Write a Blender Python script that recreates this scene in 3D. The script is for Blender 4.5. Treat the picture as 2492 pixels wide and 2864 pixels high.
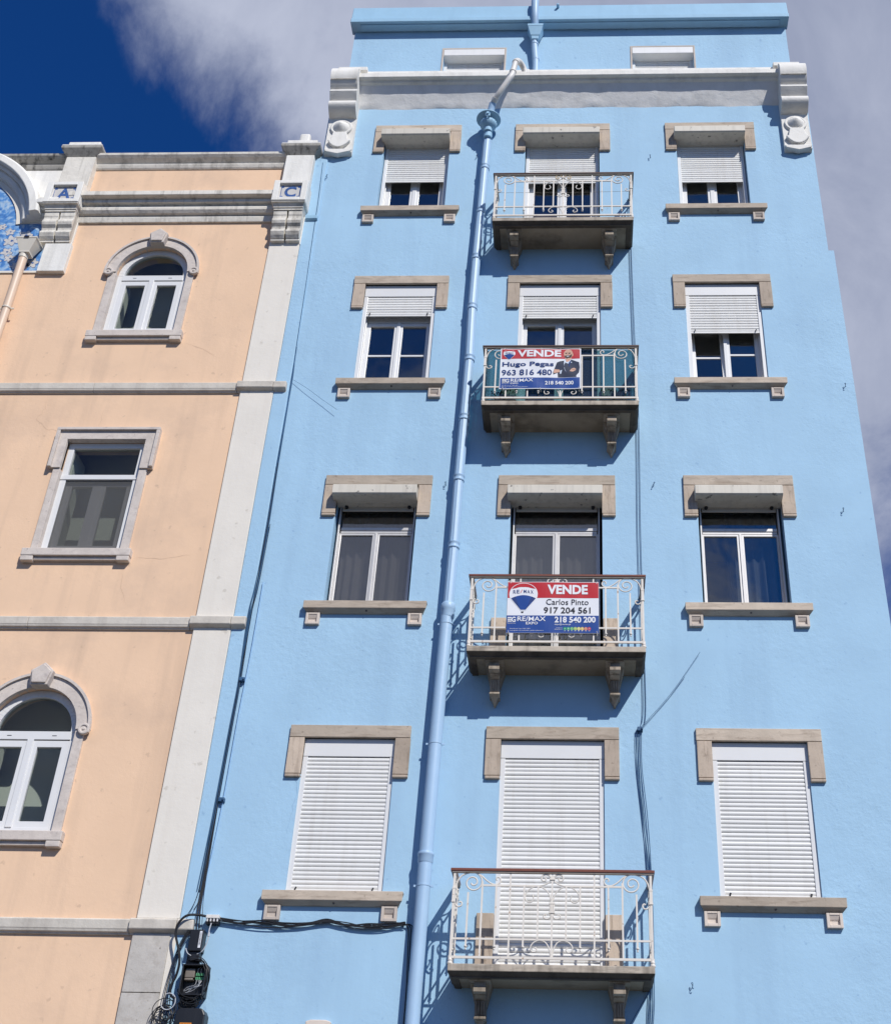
import bpy, bmesh, math, random
from mathutils import Vector, Matrix
random.seed(7)
S = bpy.context.scene
for o in list(bpy.data.objects): bpy.data.objects.remove(o)
COL = S.collection
R = math.radians
SUN = Vector((0.62, -1.0, 1.07)).normalized()          # towards the sun
SKY_STRENGTH, SUN_STRENGTH, EXPOSURE = 0.05, 4.3, 0.05

# ------------------------------------------------------------------ camera
cam = bpy.data.cameras.new('camera'); co = bpy.data.objects.new('camera', cam); COL.objects.link(co)
cam.sensor_fit = 'HORIZONTAL'; cam.sensor_width = 36.0; cam.lens = 36.0*3500/2492
cam.shift_x = -250.36/2492; cam.clip_start = 0.1; cam.clip_end = 5000
p_, y_, r_ = 0.585733, -0.046018, -0.027875
fw = Vector((math.sin(y_)*math.cos(p_), math.cos(y_)*math.cos(p_), math.sin(p_)))
rt = Vector((math.cos(y_), -math.sin(y_), 0)); dn = -rt.cross(fw)
r2 = rt*math.cos(r_) + dn*math.sin(r_); d2 = -rt*math.sin(r_) + dn*math.cos(r_)
co.matrix_world = Matrix(((r2.x, -d2.x, -fw.x, 0), (r2.y, -d2.y, -fw.y, 0), (r2.z, -d2.z, -fw.z, 1.6), (0, 0, 0, 1)))
S.camera = co

# ------------------------------------------------------------------ sky, sun, exposure
W = bpy.data.worlds.new('World'); S.world = W; W.use_nodes = True
nt = W.node_tree; nt.nodes.clear()
def N(t, **k):
    n = nt.nodes.new(t)
    for a, b in k.items(): setattr(n, a, b)
    return n
L = lambda a, b: nt.links.new(a, b)
sky = N('ShaderNodeTexSky', sky_type='NISHITA', sun_disc=False)
sky.sun_elevation = R(42.3); sky.sun_rotation = R(148.2); sky.altitude = 50; sky.air_density = 1.0; sky.dust_density = 0.3; sky.ozone_density = 2.5
tc = N('ShaderNodeTexCoord')
sep = N('ShaderNodeSeparateXYZ'); L(tc.outputs['Generated'], sep.inputs[0])
def mth(op, a, b=None, clamp=False):
    n = N('ShaderNodeMath', operation=op, use_clamp=clamp)
    for i, v in enumerate((a, b)):
        if v is None: continue
        if isinstance(v, (int, float)): n.inputs[i].default_value = v
        else: L(v, n.inputs[i])
    return n.outputs[0]
def noise(scale, detail, rough, off, dist=0.0):
    mp = N('ShaderNodeMapping'); mp.inputs['Location'].default_value = off; L(tc.outputs['Generated'], mp.inputs['Vector'])
    n = N('ShaderNodeTexNoise'); n.inputs['Scale'].default_value = scale; n.inputs['Detail'].default_value = detail
    n.inputs['Roughness'].default_value = rough; n.inputs['Distortion'].default_value = dist
    L(mp.outputs[0], n.inputs['Vector']); return n.outputs['Fac']
def ramp01(v, a, b):
    n = N('ShaderNodeMapRange', interpolation_type='SMOOTHSTEP'); L(v, n.inputs[0]); n.inputs[1].default_value = a; n.inputs[2].default_value = b; return n.outputs[0]
X_, Y_, Z_ = sep.outputs[0], sep.outputs[1], sep.outputs[2]
edge = mth('ADD', mth('SUBTRACT', X_, mth('MULTIPLY', Y_, 0.835)), 0.785)                       # a cloud bank to the right of the clear sky
bank = mth('MAXIMUM', mth('MINIMUM', mth('MULTIPLY', edge, 3.0), 0.29), -0.6)
thin = mth('MAXIMUM', mth('MINIMUM', mth('MULTIPLY', mth('SUBTRACT', Y_, 0.45), 0.9), 0.0), -0.30)   # thinning out overhead and behind
gap = mth('MULTIPLY', mth('MULTIPLY', ramp01(Z_, 0.68, 0.50), ramp01(X_, 0.14, 0.26)), -0.24)     # blue gap low on the right
low = mth('MULTIPLY', mth('MULTIPLY', ramp01(mth('ADD', Z_, mth('MULTIPLY', X_, 0.5)), 0.60, 0.46), ramp01(Y_, -0.2, -0.6)), 0.24)
low = mth('MULTIPLY', low, ramp01(mth('ABSOLUTE', X_), 0.50, 0.22))  # cloud low over the street behind
bias = mth('ADD', mth('ADD', bank, thin), mth('ADD', gap, low))
n1 = noise(3.3, 11, 0.63, (1.3, 0.2, 4.1), 0.30)
dens = mth('ADD', n1, bias)
cov = N('ShaderNodeMapRange', interpolation_type='SMOOTHSTEP'); L(dens, cov.inputs[0])
cov.inputs[1].default_value = 0.44; cov.inputs[2].default_value = 0.70
shade = N('ShaderNodeMapRange'); L(noise(5.5, 10, 0.62, (7.0, 3.0, 1.0), 0.4), shade.inputs[0])
shade.inputs[1].default_value = 0.33; shade.inputs[2].default_value = 0.68
rim = mth('MULTIPLY', ramp01(edge, 0.20, 0.02), 0.36)                                           # the sunlit margin of the bank is whiter
ramp = N('ShaderNodeMix', data_type='RGBA'); L(mth('ADD', mth('MULTIPLY', shade.outputs[0], 0.75), rim, True), ramp.inputs[0])
ramp.inputs[6].default_value = (5.8, 6.6, 9.2, 1); ramp.inputs[7].default_value = (10.4, 11.2, 13.8, 1)
tint = N('ShaderNodeMix', data_type='RGBA', blend_type='MULTIPLY'); tint.inputs[0].default_value = 1
L(sky.outputs[0], tint.inputs[6]); tint.inputs[7].default_value = (0.155, 0.74, 1.72, 1)
mixc = N('ShaderNodeMix', data_type='RGBA'); L(mth('MULTIPLY', cov.outputs[0], 0.93), mixc.inputs[0]); L(tint.outputs[2], mixc.inputs[6]); L(ramp.outputs[2], mixc.inputs[7])
bg = N('ShaderNodeBackground'); bg.inputs['Strength'].default_value = SKY_STRENGTH; L(mixc.outputs[2], bg.inputs[0])
wo = N('ShaderNodeOutputWorld'); L(bg.outputs[0], wo.inputs[0])
sl = bpy.data.lights.new('sun', 'SUN'); sl.energy = SUN_STRENGTH; sl.angle = R(0.5); sl.color = (1.0, 0.965, 0.91)
so = bpy.data.objects.new('sun', sl); COL.objects.link(so); so.rotation_euler = SUN.to_track_quat('Z', 'Y').to_euler(); so.location = (20, -30, 40)
S.render.engine = 'CYCLES'
S.view_settings.view_transform = 'Standard'; S.view_settings.look = 'None'; S.view_settings.gamma = 1; S.view_settings.exposure = EXPOSURE
S.view_settings.use_curve_mapping = False

# ------------------------------------------------------------------ materials
def material(name, color, rough=0.6, var=0.08, vscale=3.0, bump=(), streak=None, metal=0.0, spec=0.4, spots=None, stain=None, veins=None, orand=0.0, bmask=None):
    """procedural surface: base colour, mottling, fine relief, dirt that runs down, spots"""
    m = bpy.data.materials.new(name); m.use_nodes = True; t = m.node_tree; b = t.nodes['Principled BSDF']
    b.inputs['Roughness'].default_value = rough; b.inputs['Metallic'].default_value = metal; b.inputs['Specular IOR Level'].default_value = spec
    def nd(ty, **k):
        n = t.nodes.new(ty)
        for a, c in k.items(): setattr(n, a, c)
        return n
    g = nd('ShaderNodeNewGeometry')
    def nz(scale, detail=5, r=0.55, stretch=(1, 1, 1), dist=0):
        mp = nd('ShaderNodeMapping'); mp.inputs['Scale'].default_value = stretch; t.links.new(g.outputs['Position'], mp.inputs['Vector'])
        n = nd('ShaderNodeTexNoise'); n.inputs['Scale'].default_value = scale; n.inputs['Detail'].default_value = detail; n.inputs['Roughness'].default_value = r
        n.inputs['Distortion'].default_value = dist
        t.links.new(mp.outputs[0], n.inputs['Vector']); return n.outputs['Fac']
    def rng(src, a, c, lo=0.0, hi=1.0):
        n = nd('ShaderNodeMapRange'); t.links.new(src, n.inputs[0]); n.inputs[1].default_value = a; n.inputs[2].default_value = c
        n.inputs[3].default_value = lo; n.inputs[4].default_value = hi; return n.outputs[0]
    def mix(fac, a, c):
        n = nd('ShaderNodeMix', data_type='RGBA'); t.links.new(fac, n.inputs[0])
        for i, v in ((6, a), (7, c)):
            if hasattr(v, 'links'): t.links.new(v, n.inputs[i])
            else: n.inputs[i].default_value = (*v, 1)
        return n.outputs[2]
    lo = tuple(c*(1-var) for c in color); hi = tuple(min(1, c*(1+var*0.7)) for c in color)
    col = mix(rng(nz(vscale, 6, 0.6), 0.3, 0.7), lo, hi)
    if veins:
        vc, amt, st = veins
        col = mix(rng(nz(9, 7, 0.65, st, 0.6), 0.50, 0.72, 0, amt), col, vc)
    if stain:
        sc, amt, sca = stain
        col = mix(rng(nz(sca, 6, 0.65), 0.52, 0.78, 0, amt), col, sc)
    if streak:
        sc, amt, hs = streak
        col = mix(rng(nz(hs, 5, 0.6, (1, 1, 0.07)), 0.5, 0.75, 0, amt), col, sc)
    if spots:
        sc, amt, sca = spots
        col = mix(rng(nz(sca, 3, 0.5), 0.66, 0.72, 0, amt), col, sc)
    if orand:                                                             # no two pieces quite the same tone
        oi = nd('ShaderNodeObjectInfo'); v = rng(oi.outputs['Random'], 0, 1, 1-orand, 1+orand*0.6)
        vm = nd('ShaderNodeVectorMath', operation='SCALE'); t.links.new(col, vm.inputs[0]); t.links.new(v, vm.inputs['Scale']); col = vm.outputs[0]
    t.links.new(col, b.inputs['Base Color'])
    prev = None
    for scale, strength, detail in bump:
        bn = nd('ShaderNodeBump'); bn.inputs['Strength'].default_value = strength; bn.inputs['Distance'].default_value = 0.25/scale
        if bmask: t.links.new(rng(nz(bmask, 4, 0.6), 0.38, 0.64, strength*0.15, strength), bn.inputs['Strength'])
        t.links.new(nz(scale, detail, 0.6), bn.inputs['Height'])
        if prev: t.links.new(prev, bn.inputs['Normal'])
        prev = bn.outputs[0]
    if prev: t.links.new(prev, b.inputs['Normal'])
    m['nodes_done'] = 1
    return m
BLUE = (0.355, 0.545, 0.705)
M = {}
M['blue'] = material('blue_plaster', BLUE, 0.75, 0.05, 1.3, ((60, 0.30, 6), (21, 0.52, 5), (4, 0.12, 3)), streak=((0.285, 0.44, 0.59), 0.50, 2.6), stain=((0.30, 0.465, 0.62), 0.6, 0.8), spots=((0.22, 0.36, 0.54), 0.45, 14), spec=0.22, bmask=0.55)
M['bluetrim'] = material('blue_paint_smooth', (0.31, 0.51, 0.67), 0.6, 0.06, 2, ((25, 0.25, 4),), streak=((0.24, 0.40, 0.54), 0.35, 5), spec=0.3)
M['bluepipe'] = material('blue_painted_pipe', (0.36, 0.52, 0.70), 0.45, 0.05, 3, ((30, 0.08, 3),), streak=((0.28, 0.43, 0.62), 0.35, 8), spec=0.4)
M['bluecrack'] = material('blue_crack', (0.24, 0.39, 0.55), 0.8, 0.2, 9)
M['peachcrack'] = material('peach_crack', (0.50, 0.35, 0.24), 0.8, 0.2, 9)
M['peach'] = material('peach_plaster', (0.785, 0.548, 0.372), 0.8, 0.05, 1.2, ((70, 0.25, 6), (18, 0.22, 5)), streak=((0.50, 0.36, 0.26), 0.50, 3.2), stain=((0.57, 0.41, 0.30), 0.65, 1.0), spots=((0.48, 0.34, 0.24), 0.45, 10), spec=0.2, bmask=0.6)
M['white'] = material('white_stucco', (0.78, 0.76, 0.71), 0.75, 0.05, 3, ((40, 0.22, 5), (10, 0.22, 4)), streak=((0.42, 0.41, 0.38), 0.45, 6), spec=0.25)
M['cream'] = material('cream_stucco', (0.735, 0.69, 0.615), 0.8, 0.04, 2, ((60, 0.15, 5), (14, 0.12, 4)), streak=((0.60, 0.54, 0.47), 0.35, 4), spots=((0.4, 0.36, 0.3), 0.4, 9), spec=0.25)
M['dirtywhite'] = material('weathered_white_stucco', (0.73, 0.69, 0.615), 0.8, 0.08, 4, ((35, 0.3, 5), (9, 0.3, 4)), streak=((0.17, 0.155, 0.135), 0.65, 10), stain=((0.40, 0.375, 0.32), 0.6, 3), spec=0.2)
M['blackened'] = material('blackened_stucco', (0.40, 0.38, 0.34), 0.85, 0.1, 5, ((30, 0.3, 5),), streak=((0.03, 0.03, 0.028), 0.95, 14), stain=((0.06, 0.06, 0.055), 0.8, 5), spec=0.2)
M['rough'] = material('rough_white_render', (0.78, 0.77, 0.75), 0.85, 0.06, 5, ((13, 0.30, 6), (40, 0.30, 5)), streak=((0.5, 0.49, 0.47), 0.4, 5), spec=0.2)
M['stone'] = material('beige_limestone', (0.50, 0.42, 0.335), 0.7, 0.14, 4, ((50, 0.25, 5), (12, 0.15, 4)), veins=((0.27, 0.21, 0.16), 0.85, (0.35, 1, 2.2)), spots=((0.22, 0.17, 0.13), 0.5, 22), spec=0.3, orand=0.19)
M['stonev'] = material('beige_limestone_upright', (0.49, 0.40, 0.315), 0.7, 0.14, 4, ((50, 0.25, 5), (12, 0.15, 4)), veins=((0.27, 0.21, 0.16), 0.85, (2.2, 1, 0.35)), spots=((0.22, 0.17, 0.13), 0.5, 22), spec=0.3, orand=0.19)
M['sillblock'] = material('pale_limestone', (0.62, 0.54, 0.47), 0.75, 0.08, 6, ((50, 0.2, 4),), spots=((0.3, 0.24, 0.2), 0.4, 25), spec=0.3, orand=0.19)
M['greystone'] = material('grey_pink_limestone', (0.60, 0.535, 0.48), 0.75, 0.12, 5, ((60, 0.3, 5), (15, 0.2, 4)), veins=((0.43, 0.375, 0.345), 0.8, (1, 1, 1.6)), spots=((0.30, 0.26, 0.24), 0.6, 30), spec=0.3)
M['granite'] = material('speckled_grey_stone', (0.50, 0.47, 0.43), 0.75, 0.12, 6, ((45, 0.35, 5),), stain=((0.30, 0.26, 0.22), 0.6, 9), spots=((0.2, 0.17, 0.14), 0.7, 28), spec=0.3)
M['bandstone'] = material('band_stone', (0.61, 0.565, 0.495), 0.75, 0.1, 5, ((40, 0.3, 5), (12, 0.2, 4)), streak=((0.30, 0.27, 0.24), 0.55, 5), stain=((0.34, 0.31, 0.28), 0.5, 4), spec=0.25)
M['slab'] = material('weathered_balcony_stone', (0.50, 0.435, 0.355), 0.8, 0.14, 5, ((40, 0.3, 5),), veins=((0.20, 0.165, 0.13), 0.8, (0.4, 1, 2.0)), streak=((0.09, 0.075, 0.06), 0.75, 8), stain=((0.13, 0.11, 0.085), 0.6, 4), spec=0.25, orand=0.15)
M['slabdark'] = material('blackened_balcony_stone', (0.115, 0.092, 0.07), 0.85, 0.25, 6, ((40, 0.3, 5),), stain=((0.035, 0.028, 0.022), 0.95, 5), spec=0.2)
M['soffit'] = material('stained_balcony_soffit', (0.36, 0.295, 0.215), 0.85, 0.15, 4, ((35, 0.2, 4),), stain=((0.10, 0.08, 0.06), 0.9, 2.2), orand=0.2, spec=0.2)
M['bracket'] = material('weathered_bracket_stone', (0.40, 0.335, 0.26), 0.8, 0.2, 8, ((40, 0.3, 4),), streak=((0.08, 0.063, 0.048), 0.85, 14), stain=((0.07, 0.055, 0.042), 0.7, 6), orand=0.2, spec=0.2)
M['pvc'] = material('white_window_plastic', (0.70, 0.70, 0.695), 0.35, 0.02, 5, (), streak=((0.66, 0.65, 0.63), 0.2, 8), spec=0.5)
M['slat'] = material('white_shutter_slat', (0.77, 0.765, 0.74), 0.45, 0.02, 4, (), streak=((0.60, 0.57, 0.52), 0.4, 10), spec=0.4, orand=0.06)
M['hood'] = material('off_white_shutter_hood', (0.62, 0.58, 0.50), 0.55, 0.05, 5, ((30, 0.06, 3),), streak=((0.34, 0.31, 0.26), 0.5, 14), spots=((0.12, 0.11, 0.1), 0.8, 11), spec=0.4)
M['attichood'] = material('white_attic_hood', (0.78, 0.78, 0.77), 0.45, 0.03, 5, (), streak=((0.6, 0.6, 0.57), 0.3, 12), spec=0.4)
M['alum'] = material('silver_aluminium', (0.60, 0.585, 0.57), 0.4, 0.05, 6, (), streak=((0.45, 0.42, 0.39), 0.4, 20), metal=0.25, spec=0.5)
M['oldslat'] = material('grey_old_shutter_slat', (0.52, 0.47, 0.40), 0.5, 0.08, 6, (), spec=0.4)
M['iron'] = material('cream_painted_iron', (0.72, 0.67, 0.60), 0.5, 0.05, 8, (), spots=((0.34, 0.17, 0.07), 0.7, 18), spec=0.4)
M['rust'] = material('rusty_cream_iron', (0.62, 0.48, 0.30), 0.6, 0.2, 20, (), spots=((0.30, 0.13, 0.04), 0.9, 26), spec=0.4)
M['rail'] = material('brown_painted_handrail', (0.17, 0.052, 0.032), 0.45, 0.12, 5, (), streak=((0.09, 0.03, 0.02), 0.5, 12), spec=0.4)
M['raildark'] = material('dark_brown_handrail', (0.075, 0.035, 0.025), 0.5, 0.15, 5, (), spec=0.4)
M['flatbar'] = material('rail_underside_iron', (0.33, 0.29, 0.25), 0.6, 0.15, 8, (), spots=((0.15, 0.08, 0.05), 0.6, 20), spec=0.3)
M['black'] = material('black_cable', (0.012, 0.013, 0.016), 0.5, 0.2, 10, (), spec=0.4)
M['bluecable'] = material('dark_blue_painted_cable', (0.035, 0.10, 0.20), 0.5, 0.2, 6, (), spec=0.4)
M['greycable'] = material('pale_cable', (0.50, 0.52, 0.55), 0.5, 0.1, 6, (), spec=0.4)
M['lightbluecable'] = material('pale_blue_painted_cable', (0.30, 0.50, 0.74), 0.5, 0.1, 6, (), spec=0.4)
M['blackbox'] = material('black_plastic_box', (0.011, 0.012, 0.015), 0.38, 0.15, 6, (), streak=((0.03, 0.03, 0.032), 0.4, 10), spec=0.5)
M['pipewhite'] = material('white_plastic_pipe', (0.73, 0.705, 0.66), 0.45, 0.05, 5, (), streak=((0.45, 0.42, 0.38), 0.5, 12), spec=0.4)
M['pipepeach'] = material('peach_painted_pipe', (0.70, 0.53, 0.40), 0.45, 0.04, 3, (), streak=((0.6, 0.44, 0.3), 0.4, 10), spec=0.4)
M['pipecream'] = material('cream_hopper', (0.66, 0.61, 0.52), 0.5, 0.04, 5, (), streak=((0.5, 0.45, 0.38), 0.4, 12), spec=0.4)
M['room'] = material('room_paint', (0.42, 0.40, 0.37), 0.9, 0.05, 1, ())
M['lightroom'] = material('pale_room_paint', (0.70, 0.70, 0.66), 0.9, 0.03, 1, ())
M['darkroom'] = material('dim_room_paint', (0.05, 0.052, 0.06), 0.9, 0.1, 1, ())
M['curtain'] = material('white_curtain_cloth', (0.46, 0.44, 0.42), 0.85, 0.06, 4, ((60, 0.1, 3),), spec=0.1)
M['darkcurtain'] = material('dark_curtain_cloth', (0.10, 0.105, 0.12), 0.85, 0.1, 4, (), spec=0.1)
M['body'] = material('plain_render', (0.45, 0.44, 0.42), 0.9, 0.06, 1, ())
M['roof'] = material('red_clay_roof', (0.30, 0.11, 0.06), 0.85, 0.2, 3, ((20, 0.3, 4),))
M['asphalt'] = material('asphalt', (0.055, 0.055, 0.057), 0.9, 0.2, 2, ((80, 0.4, 4),))
M['pave'] = material('dark_limestone_paving', (0.13, 0.125, 0.115), 0.85, 0.15, 8, ((30, 0.3, 4),))
M['ground'] = material('distant_ground', (0.055, 0.053, 0.05), 0.95, 0.2, 0.3, ())
M['red'] = material('sign_red', (0.46, 0.012, 0.022), 0.4, 0.03, 2, (), spec=0.4)
M['red2'] = material('faded_sign_red', (0.45, 0.025, 0.036), 0.45, 0.04, 2, (), spec=0.4)
M['signblue'] = material('sign_blue', (0.008, 0.055, 0.26), 0.4, 0.03, 2, (), spec=0.4)
M['signdeep'] = material('sign_deep_blue', (0.012, 0.042, 0.17), 0.4, 0.05, 2, (), spec=0.4)
M['signwhite'] = material('sign_white', (0.74, 0.75, 0.78), 0.4, 0.02, 2, (), spec=0.4)
M['ink'] = material('sign_black_ink', (0.02, 0.02, 0.03), 0.4, 0.05, 2, ())
M['skin'] = material('printed_skin_tone', (0.62, 0.36, 0.26), 0.5, 0.05, 6, ())
M['beard'] = material('printed_dark_beard', (0.06, 0.04, 0.035), 0.5, 0.1, 6, ())
M['suit'] = material('printed_navy_suit', (0.012, 0.022, 0.055), 0.5, 0.15, 6, ())
M['shirt'] = material('printed_pale_shirt', (0.60, 0.68, 0.78), 0.5, 0.05, 6, ())
M['orange'] = material('orange_sticker', (0.75, 0.26, 0.02), 0.5, 0.05, 6, ())
M['green'] = material('green_connector', (0.10, 0.34, 0.17), 0.4, 0.1, 20, ())
M['module'] = material('grey_brown_module', (0.20, 0.17, 0.14), 0.4, 0.2, 10, ())
M['tileglaze'] = material('white_glazed_tile', (0.60, 0.575, 0.54), 0.2, 0.08, 8, (), spec=0.5)
M['tileblue'] = material('blue_tile_paint', (0.065, 0.13, 0.33), 0.25, 0.4, 25, (), spec=0.5)
M['leaf'] = material('dark_green_leaf', (0.035, 0.075, 0.03), 0.6, 0.3, 20, ())
M['terracotta'] = material('terracotta_pot', (0.36, 0.14, 0.07), 0.8, 0.12, 12, ())
for k, c in (('e0', (0.0, 0.28, 0.12)), ('e1', (0.03, 0.36, 0.15)), ('e2', (0.13, 0.42, 0.12)), ('e3', (0.35, 0.50, 0.07)), ('e4', (0.65, 0.6, 0.12)), ('e5', (0.70, 0.48, 0.10)), ('e6', (0.62, 0.22, 0.10)), ('e7', (0.50, 0.03, 0.06))):
    M[k] = material('energy_scale_'+k, c, 0.5, 0.02, 4, ())

def glass(name, tint=(0.85, 0.88, 0.88), ior=1.5, rough=0.0, extra=0.0, dirt=0.03):
    m = bpy.data.materials.new(name); m.use_nodes = True; t = m.node_tree; t.nodes.clear()
    out = t.nodes.new('ShaderNodeOutputMaterial'); mx = t.nodes.new('ShaderNodeMixShader'); tr = t.nodes.new('ShaderNodeBsdfTransparent')
    gl = t.nodes.new('ShaderNodeBsdfGlossy'); lw = t.nodes.new('ShaderNodeLayerWeight'); lw.inputs['Blend'].default_value = 0.5; pw = t.nodes.new('ShaderNodeMath'); pw.operation = 'POWER'; pw.inputs[1].default_value = 5.0; t.links.new(lw.outputs['Facing'], pw.inputs[0]); fr = t.nodes.new('ShaderNodeMath'); fr.operation = 'MULTIPLY_ADD'; r0 = ((ior-1)/(ior+1))**2; fr.inputs[1].default_value = 1-r0; fr.inputs[2].default_value = r0; t.links.new(pw.outputs[0], fr.inputs[0]); df = t.nodes.new('ShaderNodeBsdfDiffuse'); m2 = t.nodes.new('ShaderNodeMixShader')
    g = t.nodes.new('ShaderNodeNewGeometry'); nz = t.nodes.new('ShaderNodeTexNoise'); bp = t.nodes.new('ShaderNodeBump')
    nz.inputs['Scale'].default_value = 2.5; t.links.new(g.outputs['Position'], nz.inputs['Vector']); bp.inputs['Strength'].default_value = 0.05; bp.inputs['Distance'].default_value = 0.05
    t.links.new(nz.outputs['Fac'], bp.inputs['Height']); t.links.new(bp.outputs[0], gl.inputs['Normal'])
    tr.inputs[0].default_value = (*tint, 1); gl.inputs['Roughness'].default_value = rough
    df.inputs[0].default_value = (0.5, 0.5, 0.5, 1)
    ad = t.nodes.new('ShaderNodeMath'); ad.operation = 'ADD'; ad.inputs[1].default_value = extra; t.links.new(fr.outputs[0], ad.inputs[0])
    m2.inputs[0].default_value = dirt; t.links.new(tr.outputs[0], m2.inputs[1]); t.links.new(df.outputs[0], m2.inputs[2])
    t.links.new(ad.outputs[0], mx.inputs[0]); t.links.new(m2.outputs[0], mx.inputs[1]); t.links.new(gl.outputs[0], mx.inputs[2]); t.links.new(mx.outputs[0], out.inputs[0])
    return m
M['glass'] = glass('window_glass', ior=1.55, extra=0.10, dirt=0.004)
M['clearglass'] = glass('clear_window_glass', tint=(0.80, 0.83, 0.81), ior=1.5, extra=0.0, dirt=0.004)
M['greyglass'] = glass('dusty_window_glass', tint=(0.60, 0.60, 0.60), ior=1.55, extra=0.14, dirt=0.02)
M['teal'] = glass('teal_windbreak_glass', tint=(0.36, 0.54, 0.57), extra=0.03, dirt=0.03)
M['screen'] = glass('insect_screen_mesh', tint=(0.62, 0.62, 0.62), ior=1.02, rough=0.5, dirt=0.10)

def azulejo():
    m = bpy.data.materials.new('painted_blue_tile'); m.use_nodes = True; t = m.node_tree; b = t.nodes['Principled BSDF']; b.inputs['Roughness'].default_value = 0.22
    g = t.nodes.new('ShaderNodeNewGeometry')
    def vor(scale, feat='F1'):
        v = t.nodes.new('ShaderNodeTexVoronoi'); v.inputs['Scale'].default_value = scale; v.feature = feat; return v
    n1 = t.nodes.new('ShaderNodeTexNoise'); n1.inputs['Scale'].default_value = 7; n1.inputs['Detail'].default_value = 6; n1.inputs['Distortion'].default_value = 1.2
    t.links.new(g.outputs['Position'], n1.inputs['Vector'])
    r1 = t.nodes.new('ShaderNodeValToRGB'); t.links.new(n1.outputs['Fac'], r1.inputs[0])
    e = r1.color_ramp.elements; e[0].position = 0.30; e[0].color = (0.05, 0.15, 0.42, 1); e[1].position = 0.72; e[1].color = (0.50, 0.60, 0.68, 1)
    x = e.new(0.48); x.color = (0.11, 0.28, 0.58, 1); x = e.new(0.56); x.color = (0.30, 0.46, 0.66, 1)
    t.links.new(r1.outputs[0], b.inputs['Base Color'])
    return m
M['azulejo'] = azulejo()

# ------------------------------------------------------------------ mesh helpers
class MB:
    def __init__(s): s.v = []; s.f = []
    def add(s, vs, fs):
        n = len(s.v); s.v += [tuple(v) for v in vs]; s.f += [tuple(i+n for i in f) for f in fs]; return s
    def box(s, x0, x1, y0, y1, z0, z1):
        return s.add([(x0, y0, z0), (x1, y0, z0), (x1, y1, z0), (x0, y1, z0), (x0, y0, z1), (x1, y0, z1), (x1, y1, z1), (x0, y1, z1)],
                     [(0, 1, 5, 4), (1, 2, 6, 5), (2, 3, 7, 6), (3, 0, 4, 7), (4, 5, 6, 7), (3, 2, 1, 0)])
    def profx(s, x0, x1, pts, caps=True, inset0=0, inset1=0):          # (y,z) outline drawn out along x
        n = len(pts); vs = [(x0, y, z) for y, z in pts] + [(x1, y, z) for y, z in pts]
        fs = [(i, (i+1) % n, n+(i+1) % n, n+i) for i in range(n)]
        if caps: fs += [tuple(range(n-1, -1, -1)), tuple(range(n, 2*n))]
        return s.add(vs, fs)
    def polyy(s, pts, y0, y1):                                           # (x,z) outline given depth along y
        n = len(pts); vs = [(x, y0, z) for x, z in pts] + [(x, y1, z) for x, z in pts]
        return s.add(vs, [(i, (i+1) % n, n+(i+1) % n, n+i) for i in range(n)] + [tuple(range(n-1, -1, -1)), tuple(range(n, 2*n))])
    def tube(s, path, r, n=6, closed=False, caps=True):
        P = [Vector(p) for p in path]; m = len(P); vs = []; prev = None
        for i in range(m):
            a = P[(i-1) % m] if (closed or i > 0) else P[i]; b = P[(i+1) % m] if (closed or i < m-1) else P[i]
            d = (b-a).normalized() if (b-a).length > 1e-9 else Vector((0, 0, 1))
            if prev is None:
                u = Vector((0, 1, 0)) if abs(d.y) < 0.9 else Vector((1, 0, 0))
            else: u = prev
            u = (u - d*u.dot(d)); u = u.normalized() if u.length > 1e-6 else d.orthogonal().normalized()
            prev = u; w = d.cross(u); rr = r[i] if isinstance(r, (list, tuple)) else r
            for k in range(n):
                a_ = 2*math.pi*(k+0.5)/n; vs.append(P[i] + (u*math.cos(a_) + w*math.sin(a_))*rr)
        fs = []
        for i in range(m if closed else m-1):
            j = (i+1) % m
            for k in range(n): fs.append((i*n+k, i*n+(k+1) % n, j*n+(k+1) % n, j*n+k))
        if caps and not closed: fs += [tuple(range(n-1, -1, -1)), tuple((m-1)*n+k for k in range(n))]
        return s.add(vs, fs)
    def lathe(s, c, prof, n=24, axis='z', flute=0.0, sx=1.0, sz=1.0, nf=None):
        vs = []; fs = []
        for r, h in prof:
            for k in range(n):
                a = 2*math.pi*k/n; rr = r*(1 - (flute if (k % 2) else 0))
                if axis == 'z': vs.append((c[0]+rr*math.cos(a), c[1]+rr*math.sin(a), c[2]+h))
                else: vs.append((c[0]+rr*math.cos(a)*sx, c[1]-h, c[2]+rr*math.sin(a)*sz))
        for i in range(len(prof)-1):
            for k in range(n): fs.append((i*n+k, i*n+(k+1) % n, (i+1)*n+(k+1) % n, (i+1)*n+k))
        fs += [tuple(range(n)), tuple((len(prof)-1)*n+k for k in range(n-1, -1, -1))]
        return s.add(vs, fs)
WL = {}
def wloc(o): return WL.get(o.name, Vector((0, 0, 0))) if o else Vector((0, 0, 0))
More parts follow.
